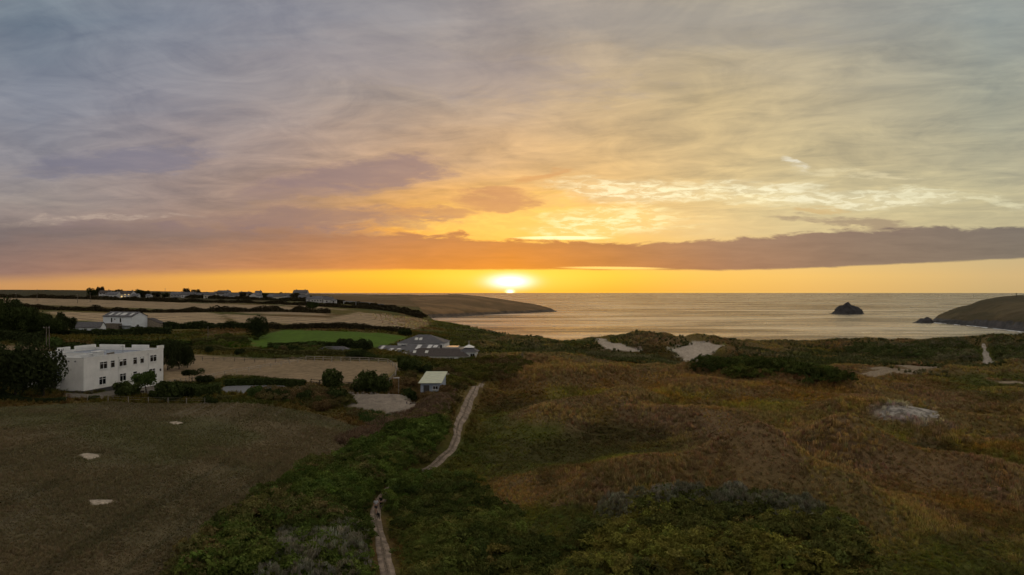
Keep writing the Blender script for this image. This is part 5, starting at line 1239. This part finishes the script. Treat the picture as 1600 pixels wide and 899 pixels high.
# ---- shed with the pale flat roof
sx_, sy_ = (672-800)/F*140, 140.0
sh = tag(empty('shed', (sx_, sy_, 29.35), R(0)), 'shed with a pale green sheet roof beside the path bank', 'shed')
MB().prism([(-2.0,.4,-1),(-2.0,12.4,-1),(-2.0,12.4,2.9),(-2.0,.4,2.05)], (4.0,0,0)).build('wall', BLUEW, sh)
MB().prism([(-2.4,-.3,2.08),(-2.4,12.8,2.96),(-2.4,12.8,3.05),(-2.4,-.3,2.17)], (4.8,0,0)).build('roof', TINROOF, sh)
for yy in (3.0, 6.2, 9.4): MB().prism([(-2.4,yy,2.172+(yy+.3)*.0672),(-2.4,yy+.05,2.172+(yy+.35)*.0672),(-2.4,yy+.05,2.2+(yy+.35)*.0672),(-2.4,yy,2.2+(yy+.3)*.0672)], (4.8,0,0)).build('roof_seam', TRIM, sh)
MB().box(-1.4,-.2,.33,.397,-.6,1.6).build('door', PLINTH, sh); window(sh, (.5,.4,.7), (1,0,0), 1.1, .8, 2)
gx_, gy_, gz_ = on(695, 168)
gh = tag(empty('garden_hut', (gx_, gy_, gz_ - 1.0), R(10)), 'little hut with a curved grey roof behind the shed', 'hut')
MB().box(-1.6,1.6,-1.3,1.3,-.6,1.5).build('wall', TIMBER, gh)
MB().prism([(-2.1,-1.7,1.45),(-1.5,-1.7,1.9),(-.6,-1.7,2.2),(.6,-1.7,2.2),(1.5,-1.7,1.9),(2.1,-1.7,1.45)], (0,3.4,0)).build('roof', STONE, gh)
MB().box(-.4,.4,-1.36,-1.303,-.4,1.3).build('door', WOODD, gh)
gx_, gy_, gz_ = on(523, 196)
gr_ = tag(empty('stable_hut', (gx_, gy_, gz_ - .9), R(-4)), 'hut with a dark grey pitched roof above the paddock fence', 'hut')
hip(gr_, -5.2, 5.2, -2.2, 2.2, 1.5, 3.0, 3.0, SLATE, wall=STONE); MB().box(-.5,.5,-2.26,-2.203,-.5,1.3).build('door', WOODD, gr_)

# ---- the village on the skyline: every house its own
ROOFS = {'slate': SLATE, 'brown': SLATE2, 'grey': mat_plain('grey tile roof', (0.13, 0.13, 0.145), 0.8, 0.2, 1.0)}
WALLS = {'w': mat_plain('village white wall', (0.55, 0.54, 0.54), 0.85, 0.08), 'g': mat_plain('village grey wall', (0.34, 0.33, 0.33), 0.85, 0.1), 's': STONE, 'c': mat_plain('village cream wall', (0.62, 0.55, 0.44), 0.85, 0.08)}
def house(px, Y, L, W, he, hr, rz, wall, roof, label, chim=1, lit=0, wins=3, floors=1, dz=0.0):
    x0, y0, z0 = on(px, Y); t = tag(empty('house', (x0, y0, z0 + dz), R(rz)), label, 'house', 'village houses on the skyline')
    MB().prism([(-L/2,-W/2,-2),(-L/2,W/2,-2),(-L/2,W/2,he),(-L/2,0,hr),(-L/2,-W/2,he)], (L,0,0)).build('wall', WALLS[wall], t)
    ro = None
    for sg in (-1, 1): ro = MB().prism([(-L/2-.3,sg*(W/2+.4),he-.2),(-L/2-.3,0,hr+.02),(-L/2-.3,0,hr+.25),(-L/2-.3,sg*(W/2+.4),he+.05)], (L+.6,0,0)).build('roof', ROOFS[roof], t)
    for k in range(chim): MB().box(L*(.32-.64*k)-.4,L*(.32-.64*k)+.4,-.35,.35,hr-.6,hr+1.0).build('chimney', STONE, ro)
    for fl in range(floors):
        for k in range(wins):
            xx = -L/2 + L*(k+.5)/wins - .7; window(t, (xx, -W/2, .9+fl*2.6), (1,0,0), 1.5, 1.3, 1, glass=LIT if (lit and k < lit) else GLASS, sill=False)
    return t
VILL = [
 (165,640,9,7,4.6,7.0,10,'w','brown','white house with a hipped dark roof, leftmost in the skyline village',1,0,3,2),
 (178,632,11,7,3.6,5.6,-8,'w','grey','low pale house beside the leftmost village house',1,0,3,1),
 (191,636,6,6,4.2,6.2,20,'c','brown','cream cottage with one lit window under dark trees',0,1,1,1),
 (203,628,8,7,4.4,7.2,-15,'w','brown','steep roofed white house with glowing windows',1,2,2,2),
 (213,626,5,6,3.2,4.8,12,'w','grey','small white outhouse right of the steep roofed house',0,1,1,1),
 (233,640,4,5,3,4.2,0,'w','grey','tiny white cottage alone in the hedge',0,0,1,1),
 (278,700,12,7,3.2,5.2,5,'g','grey','long grey bungalow left of the main village row',1,0,4,1),
 (296,690,14,7,3.2,5.6,-6,'w','slate','long white bungalow with a bluish roof in the village row',1,0,4,1),
 (315,690,10,7,3.0,5.0,10,'g','slate','grey bungalow in the middle of the village row',1,0,3,1),
 (329,682,11,7,3.4,5.6,0,'c','slate','cream bungalow with a broad dark roof in the village row',2,0,3,1),
 (341,690,9,7,4.2,6.6,70,'w','brown','gabled white house end-on to the view in the village row',1,0,1,2),
 (350,705,12,8,5.2,7.4,0,'g','slate','tall dark roofed house topping the village row',1,0,4,2),
 (357,684,9,6,3.0,4.8,-10,'w','grey','white bungalow below the tall dark roofed house',0,0,3,1),
 (366,684,9,7,3.4,5.4,15,'w','slate','white cottage at the right end of the village row',1,0,2,1),
 (383,720,12,8,4.4,6.2,0,'s','brown','wide stone house half hidden by trees',2,0,3,1),
 (400,690,11,8,3.4,6.0,80,'w','grey','white house with a pale gable facing the fields',1,0,2,1),
 (404,720,6,6,5.5,7.6,10,'g','slate','tall narrow house behind the pale gable',1,0,2,2),
 (426,690,8,7,3.4,5.4,-12,'w','grey','white house left of the cluster of cottages',1,0,2,1),
 (434,686,8,7,3.4,5.4,14,'c','slate','cream cottage in the cluster of cottages',1,0,2,1),
 (446,690,10,7,4.2,6.4,-5,'w','slate','two storey white house in the cluster of cottages',1,0,3,2),
 (455,678,7,6,3.0,4.8,8,'w','grey','small white cottage at the right of the cluster',0,0,2,1),
 (470,720,14,10,7.2,10.0,4,'g','slate','big dark square house standing above the village',2,0,4,2),
 (476,640,10,7,4.0,6.0,-4,'g','slate','grey house below the big dark square house',1,0,3,1),
 (484,610,5,5,2.8,4.2,0,'w','grey','tiny white annexe left of the long white house',0,0,1,1),
 (497,600,10,7,3.2,5.4,-10,'w','grey','long white house with a bluish roof at the village end',1,0,4,1),
 (506,660,8,6,3.2,5.0,0,'c','brown','cream house with a lit window behind the long white house',1,1,2,1),
 (513,596,8,7,3.2,5.2,25,'w','slate','white gabled house at the right end of the village',1,0,2,1),
 (522,590,4,4,2.6,3.6,0,'w','grey','last tiny white building of the village',0,0,1,1),
]
for v_ in VILL: house(*v_[:10], v_[10] if len(v_) > 10 else 1, *v_[11:])
k = 0
VT = [(143,655,10,7.5),(158,660,9,8.5),(186,655,8,6.5),(218,650,10,6.6),(228,652,9,5.6),(244,660,9,4.6),(259,670,8,4.2),(292,720,7,7.5),(307,720,9,6.5),(323,700,8,4.5),(378,705,9,5.5),(392,700,7,4.5),(415,700,8,5),(440,715,10,6),(462,665,12,6.5),(474,670,10,5),(486,640,9,4.5),(530,600,9,3),(556,580,8,2.6)]
VL = ['wide dark tree left of the leftmost village house','tall dark tree behind the leftmost village house','dark tree between the first village houses','bushy dark tree right of the house with glowing windows','rounded dark tree on the skyline beyond the glowing windows','low dark tree on the skyline left of the tiny cottage','low dark tree on the skyline right of the tiny cottage','spindly dark tree over the grey bungalow','dark tree over the long white bungalow','small dark tree in the village row','dark tree right of the village row','small dark tree before the wide stone house','dark tree between the pale gable and the cluster','dark tree behind the cluster of cottages','large dark tree below the big square house','dark tree right below the big square house','dark tree left of the long white house','low scrubby tree right of the village end','outlying scrubby tree towards the headland']
for (px_, Y_, w_, h_), lab in zip(VT, VL): plant('tree', px_, Y_, w_, h_, 'tree', lab, 'tree', 'far' if k % 3 else 'dark', 'trees of the skyline village', trunk=h_ * .2); k += 1
# caravans and sheds dotted on the slope to the bay
for j, (px_, Y_, lab) in enumerate(((543, 590, 'leftmost pale holiday cabin on the slope right of the village'), (552, 585, 'second pale holiday cabin on the slope right of the village'), (562, 575, 'third pale holiday cabin on the slope right of the village'), (569, 578, 'fourth pale holiday cabin on the slope right of the village'), (577, 570, 'fifth pale holiday cabin on the slope right of the village'), (593, 560, 'rightmost pale holiday cabin on the slope right of the village'))):
    x0, y0, z0 = on(px_, Y_); t = tag(empty('holiday_cabin', (x0, y0, z0), R(-12 + 9 * j)), lab, 'cabin', 'holiday cabins on the slope')
    MB().box(-3.2,3.2,-1.5,1.5,-1,2.4).build('wall', WALLS['w' if j % 2 == 0 else 'g'], t)
    MB().prism([(-3.4,-1.8,2.4),(-3.4,0,2.95),(-3.4,1.8,2.4)], (6.8,0,0)).build('roof', ROOFS['grey'], t); window(t, (-2.2,-1.5,1.0), (1,0,0), 1.6, .9, 2, sill=False)
# ------------------------------------------------------------------ poles and fences
def pole(px, Y, h_, label, arm=True, dz=0.0, r0=.13):
    x0, y0, z0 = on(px, Y); t = tag(empty('utility_pole', (x0, y0, z0 + dz), R(px * 7 % 40 - 20)), label, 'pole', 'utility poles')
    MB().tube([(0,0,-.5),(0,0,h_*.5),(0,0,h_)], [r0, r0*.85, r0*.7], 7).build('post', TIMBER, t)
    if arm:
        a = MB().box(-.8,.8,-.06,.06,h_-.5,h_-.36).build('crossarm', TIMBER, t)
        for xx in (-.65, 0, .65): MB().tube([(xx,0,h_-.36),(xx,0,h_-.18)], .05, 6).build('insulator', TRIM, a)
    return t
pole(25, 520, 7.0, 'first utility pole from the left on the skyline', r0=.2); pole(58, 560, 9.5, 'tallest skyline pole left of the village', r0=.2)
pole(121, 540, 7.5, 'skyline pole left of the wide dark village tree', r0=.2); pole(141, 560, 8.0, 'skyline pole in front of the wide dark village tree', r0=.2)
pole(72.6, 186, 7.0, 'left one of the twin poles behind the big dark trees'); pole(77, 190, 6.8, 'right one of the twin poles behind the big dark trees', False)
pole(325, 222, 5.4, 'thin pole between the hedges above the paddock', False); pole(258, 700, 9, 'thin skyline pole right of the tiny cottage', r0=.2)
def fence(pts, h_, step, rails, mat, label, rr=.06, pr=.07, name='fence', wire=False):
    p = np.array([q[:2] for q in pts]); seg = np.hypot(*np.diff(p, axis=0).T); L = np.concatenate([[0], np.cumsum(seg)]); n = max(2, int(round(L[-1] / step)) + 1)
    s = np.linspace(0, L[-1], n); X_ = np.interp(s, L, p[:, 0]); Y_ = np.interp(s, L, p[:, 1]); Z_ = H(X_, Y_)
    t = tag(empty(name, (X_[0], Y_[0], Z_[0])), label, 'fence'); o = np.array((X_[0], Y_[0], Z_[0]))
    pm = MB().box(-pr, pr, -pr, pr, -.3, h_); pmesh = None
    for i in range(n):
        loc = (X_[i] - o[0], Y_[i] - o[1], Z_[i] - o[2])
        if pmesh is None: ob = pm.build('post', mat, t); pmesh = ob.data
        else: ob = link('post', pmesh, None, t)
        ob.location = loc
    for k in range(rails):
        zz = h_ * (.94 - .36 * k)
        if wire:
            MB().tube([(X_[i]-o[0], Y_[i]-o[1], Z_[i]-o[2]+zz) for i in range(n)], rr, 4).build('wire', mat, t)
        else:
            b = MB()
            for i in range(n - 1): b.tube([(X_[i]-o[0], Y_[i]-o[1], Z_[i]-o[2]+zz), (X_[i+1]-o[0], Y_[i+1]-o[1], Z_[i+1]-o[2]+zz)], rr, 4)
            b.build('rail', mat, t)
    return t
PALEW = mat_plain('pale fence timber', (0.34, 0.30, 0.25), 0.9, 0.2); DARKW = mat_plain('dark fence timber', (0.05, 0.042, 0.035), 0.9, 0.2)
G_ = lambda *q: pick_many(q)
fence(line((478,180),(520,178),(560,177),(606,176)), 1.3, 2.6, 2, PALEW, 'pale post and rail fence along the back of the paddock', .07, .09)
fence(line((606,176),(620,168),(618,158),(608,150)), 1.3, 2.4, 2, PALEW, 'fence down the right side of the paddock', .05, .07)
fence(line((486,143),(505,142),(545,142),(562,142)), 1.4, 2.0, 3, DARKW, 'dark post and rail fence at the near side of the paddock', .06, .08)
fence(line((300,152),(350,160),(400,166),(440,172),(478,180)), 1.15, 3.0, 2, PALEW, 'grey fence crossing the straw paddock diagonally', .05, .06)
fence(line((300,184),(360,182),(430,178),(470,180)), 1.1, 3.2, 2, TIMBER, 'brown fence across the upper paddock', .05, .06)
fence(line((258,146),(275,148),(292,150),(300,152)), 1.5, 1.1, 2, PALEW, 'garden fence right of the end of the white house', .03, .05)
fence(line((104,120.5),(130,121),(170,121.5),(215,122),(260,122.5),(320,122)), 1.1, 3.4, 2, PALEW, 'thin post and wire fence between the white house and the field', .012, .045, wire=True)
fence(G_((352,828),(378,808),(410,786),(450,762),(490,740)), 1.1, 4.5, 2, TIMBER, 'post and wire fence at the foot of the scrub bank', .008, .05, wire=True)
# twin seats and a rail at the white house
x0, y0, z0 = on(222, 131.5); t = tag(empty('garden_bench', (x0, y0, z0), R(80)), 'dark garden bench under the small round-headed tree', 'bench')
MB().box(-.9,.9,-.25,.25,.42,.48).build('seat', DARKW, t); MB().box(-.9,.9,.22,.28,.55,.95).build('backrest', DARKW, t)
for sx in (-.8, .8):
    for sy in (-.2, .2): MB().box(sx-.04,sx+.04,sy-.04,sy+.04,0,.417).build('leg', DARKW, t)
x0, y0, z0 = on(623, 141); t = tag(empty('arena_light', (x0, y0, z0), R(20)), 'short pale lamp post by the round bush at the paddock corner', 'lamp post')
MB().tube([(0,0,-.3),(0,0,3.4)], [.06, .045]).build('post', PALEW, t); MB().box(-1.1,.15,-.09,.09,3.4,3.52).build('lamp_head', TRIM, t)
# trig post on the right headland
xh = (1588-800)/F*1130; t = tag(empty('beacon_post', (xh, 1130, 43.0)), 'tiny post on top of the right headland', 'post')
MB().tube([(0,0,-3),(0,0,5.0)], [.7, .5], 6).build('post', PLINTH, t); MB().box(-1.0,1.0,-.6,.6,5.0,6.0).build('top', PLINTH, t)

# ------------------------------------------------------------------ walkers and dog on the path
def skin_obj(name, joints, edges, mat, parent, levels=1, root=0):
    me = bpy.data.meshes.new(name); me.from_pydata([j[:3] for j in joints], edges, []); me.update()
    o = link(name, me, mat, parent)
    o.modifiers.new('skin', 'SKIN').use_smooth_shade = True
    sv_ = me.skin_vertices[0].data
    for i, j in enumerate(joints):
        r_ = j[3]; sv_[i].radius = (r_, j[4] if len(j) > 4 else r_); sv_[i].use_root = (i == root)
    sub = o.modifiers.new('sub', 'SUBSURF'); sub.levels = levels; sub.render_levels = levels
    return o
SKIN = mat_plain('skin', (0.36, 0.22, 0.16), 0.6, 0.05)
def person(px, py, rz, label, shirt, trousers, hair, s=1.0, sleeves=True, long_legs=False, foot=None):
    x0, y0, z0 = foot or pick(px, py); t = tag(empty('person', (x0, y0, z0 + .04), rz), label, 'person', 'walkers on the path'); t.scale = (s, s, s)
    # faces -y; left leg forward, right leg back
    J = [(0,0,.95,.135,.10),(0,.01,1.15,.13,.095),(0,.015,1.36,.155,.10),(0,.01,1.47,.06),(0,-.01,1.55,.055),
         (.09,-.02,.90,.085),(.10,-.14,.50,.058),(.10,-.20,.09,.040),(.10,-.33,.035,.034),
         (-.09,.02,.90,.085),(-.10,.04,.50,.058),(-.10,.20,.12,.040),(-.10,.10,.035,.034),
         (.19,.015,1.40,.058),(.25,.06,1.13,.043),(.25,-.05,.89,.034),(.245,-.09,.82,.036),
         (-.19,.015,1.40,.058),(-.25,.00,1.13,.043),(-.24,-.13,.91,.034),(-.235,-.17,.84,.036)]
    E = [(0,1),(1,2),(2,3),(3,4),(0,5),(5,6),(6,7),(7,8),(0,9),(9,10),(10,11),(11,12),(2,13),(13,14),(14,15),(15,16),(2,17),(17,18),(18,19),(19,20)]
    # fingers and thumbs
    for hi, sgn in ((16, 1), (20, -1)):
        hx, hy, hz_ = J[hi][:3]
        for f in range(4):
            n = len(J); yy = hy - .03 + f * .02; ln = (.075, .085, .08, .06)[f]
            J += [(hx, yy, hz_ - .03, .010), (hx - sgn * .012, yy, hz_ - .03 - ln * .6, .009), (hx - sgn * .03, yy, hz_ - .03 - ln, .008)]; E += [(hi, n), (n, n + 1), (n + 1, n + 2)]
        n = len(J); J += [(hx - sgn * .01, hy - .045, hz_ + .0, .011), (hx - sgn * .02, hy - .065, hz_ - .04, .009)]; E += [(hi, n), (n, n + 1)]
    # head on the neck
    n = len(J); J += [(0,-.015,1.60,.070,.080),(0,-.012,1.68,.082,.098),(0,-.005,1.75,.060,.075)]; E += [(4,n),(n,n+1),(n+1,n+2)]
    body = skin_obj('body', J, E, SKIN, t)
    skin_obj('shirt', [(0,0,.93,.155,.118),(0,.01,1.15,.148,.112),(0,.015,1.36,.172,.118),(0,.012,1.46,.085),(.19,.015,1.40,.078),(.235,.045,1.20,.066),(-.19,.015,1.40,.078),(-.235,.01,1.20,.066)] + ([] if sleeves else []),
             [(0,1),(1,2),(2,3),(2,4),(4,5),(2,6),(6,7)], shirt, t)
    lg = [(0,0,.98,.145,.115),(.09,-.02,.88,.105),(.10,-.12,.56,.085),(-.09,.02,.88,.105),(-.10,.04,.56,.085)]; le = [(0,1),(1,2),(0,3),(3,4)]
    if long_legs: lg += [(.10,-.20,.12,.062),(-.10,.19,.14,.062)]; le += [(2,5),(4,6)]
    skin_obj('trousers' if long_legs else 'shorts', lg, le, trousers, t)
    hr_ = skin_obj('hair', [(0,.03,1.66,.082,.085),(0,.022,1.74,.084,.092),(0,.0,1.785,.055,.062)], [(0,1),(1,2)], hair, t)
    for sx in (-.032, .032): MB().tube([(sx,-.088,1.685),(sx,-.104,1.685)], .012, 6).build('eye', WOODD, body)
    MB().prism([(-.012,-.10,1.64),(.012,-.10,1.64),(0,-.098,1.69)], (0,-.024,-.004)).build('nose', SKIN, body)
    MB().box(-.026,.026,-.101,-.094,1.603,1.612).build('mouth', mat_plain('lips', (0.25, 0.10, 0.08)), body)
    for sx in (-1, 1): MB().tube([(sx*.078,0,1.65),(sx*.09,.008,1.68),(sx*.082,.006,1.71)], [.012,.02,.012], 6).build('ear', SKIN, body)
    for fx, fy in ((.10,-.27), (-.10,.13)): MB().prism([(fx-.045,fy-.14,0),(fx+.045,fy-.14,0),(fx+.045,fy+.12,0),(fx-.045,fy+.12,0)], (0,0,.075)).build('shoe', PLINTH, t)
    return t
CLOTH_W = mat_plain('pale blue white shirt', (0.50, 0.52, 0.58), 0.9, 0.08); CLOTH_D = mat_plain('dark blue shorts', (0.035, 0.038, 0.05), 0.9, 0.15)
BLACKC = mat_plain('black cloth', (0.012, 0.012, 0.014), 0.9, 0.15); HAIR = mat_plain('brown hair', (0.035, 0.024, 0.018), 0.7, 0.2)
fp = on(587.5, 77.5)
person(0, 0, R(-6), 'walker in a pale shirt and dark shorts coming down the sandy path', CLOTH_W, CLOTH_D, HAIR, foot=fp)
fp2 = on(595.5, 79.2)
person(0, 0, R(12), 'walker in black clothes just behind the one in the pale shirt', BLACKC, BLACKC, mat_plain('black hair', (0.01, 0.009, 0.008), 0.7, 0.1), s=.94, long_legs=True, foot=fp2)
FUR = mat_plain('black fur', (0.010, 0.009, 0.009), 0.85, 0.3, 6.0)
dx0, dy0, dz0 = on(591.0, 75.8)
dg = tag(empty('dog', (dx0, dy0, dz0 + .03), R(20)), 'black dog trotting on the path in front of the walkers', 'dog')
DJ = [(0,.30,.50,.105,.12),(0,.0,.49,.105,.13),(0,-.26,.50,.12,.155),(0,-.42,.60,.085),(0,-.52,.72,.075),(0,-.60,.745,.068),(0,-.72,.70,.042),(0,-.79,.685,.034),
      (.09,-.28,.40,.065),(.10,-.26,.22,.036),(.10,-.30,.05,.03),(.10,-.36,.02,.03),(-.09,-.28,.40,.065),(-.10,-.34,.22,.036),(-.10,-.30,.08,.03),(-.10,-.34,.04,.03),
      (.09,.32,.40,.085),(.10,.24,.30,.055),(.10,.40,.20,.032),(.10,.37,.04,.028),(.10,.31,.02,.03),(-.09,.32,.40,.085),(-.10,.30,.29,.055),(-.10,.46,.21,.032),(-.10,.47,.04,.028),(-.10,.41,.02,.03),
      (0,.42,.54,.04),(0,.56,.62,.03),(0,.66,.74,.018)]
skin_obj('body', DJ, [(0,1),(1,2),(2,3),(3,4),(4,5),(5,6),(6,7),(2,8),(8,9),(9,10),(10,11),(2,12),(12,13),(13,14),(14,15),(0,16),(16,17),(17,18),(18,19),(19,20),(0,21),(21,22),(22,23),(23,24),(24,25),(0,26),(26,27),(27,28)], FUR, dg, 1, 1)
for sx in (-1, 1): MB().prism([(sx*.05,-.56,.79),(sx*.09,-.55,.78),(sx*.095,-.57,.66)], (0,.03,0)).build('ear', FUR, dg)
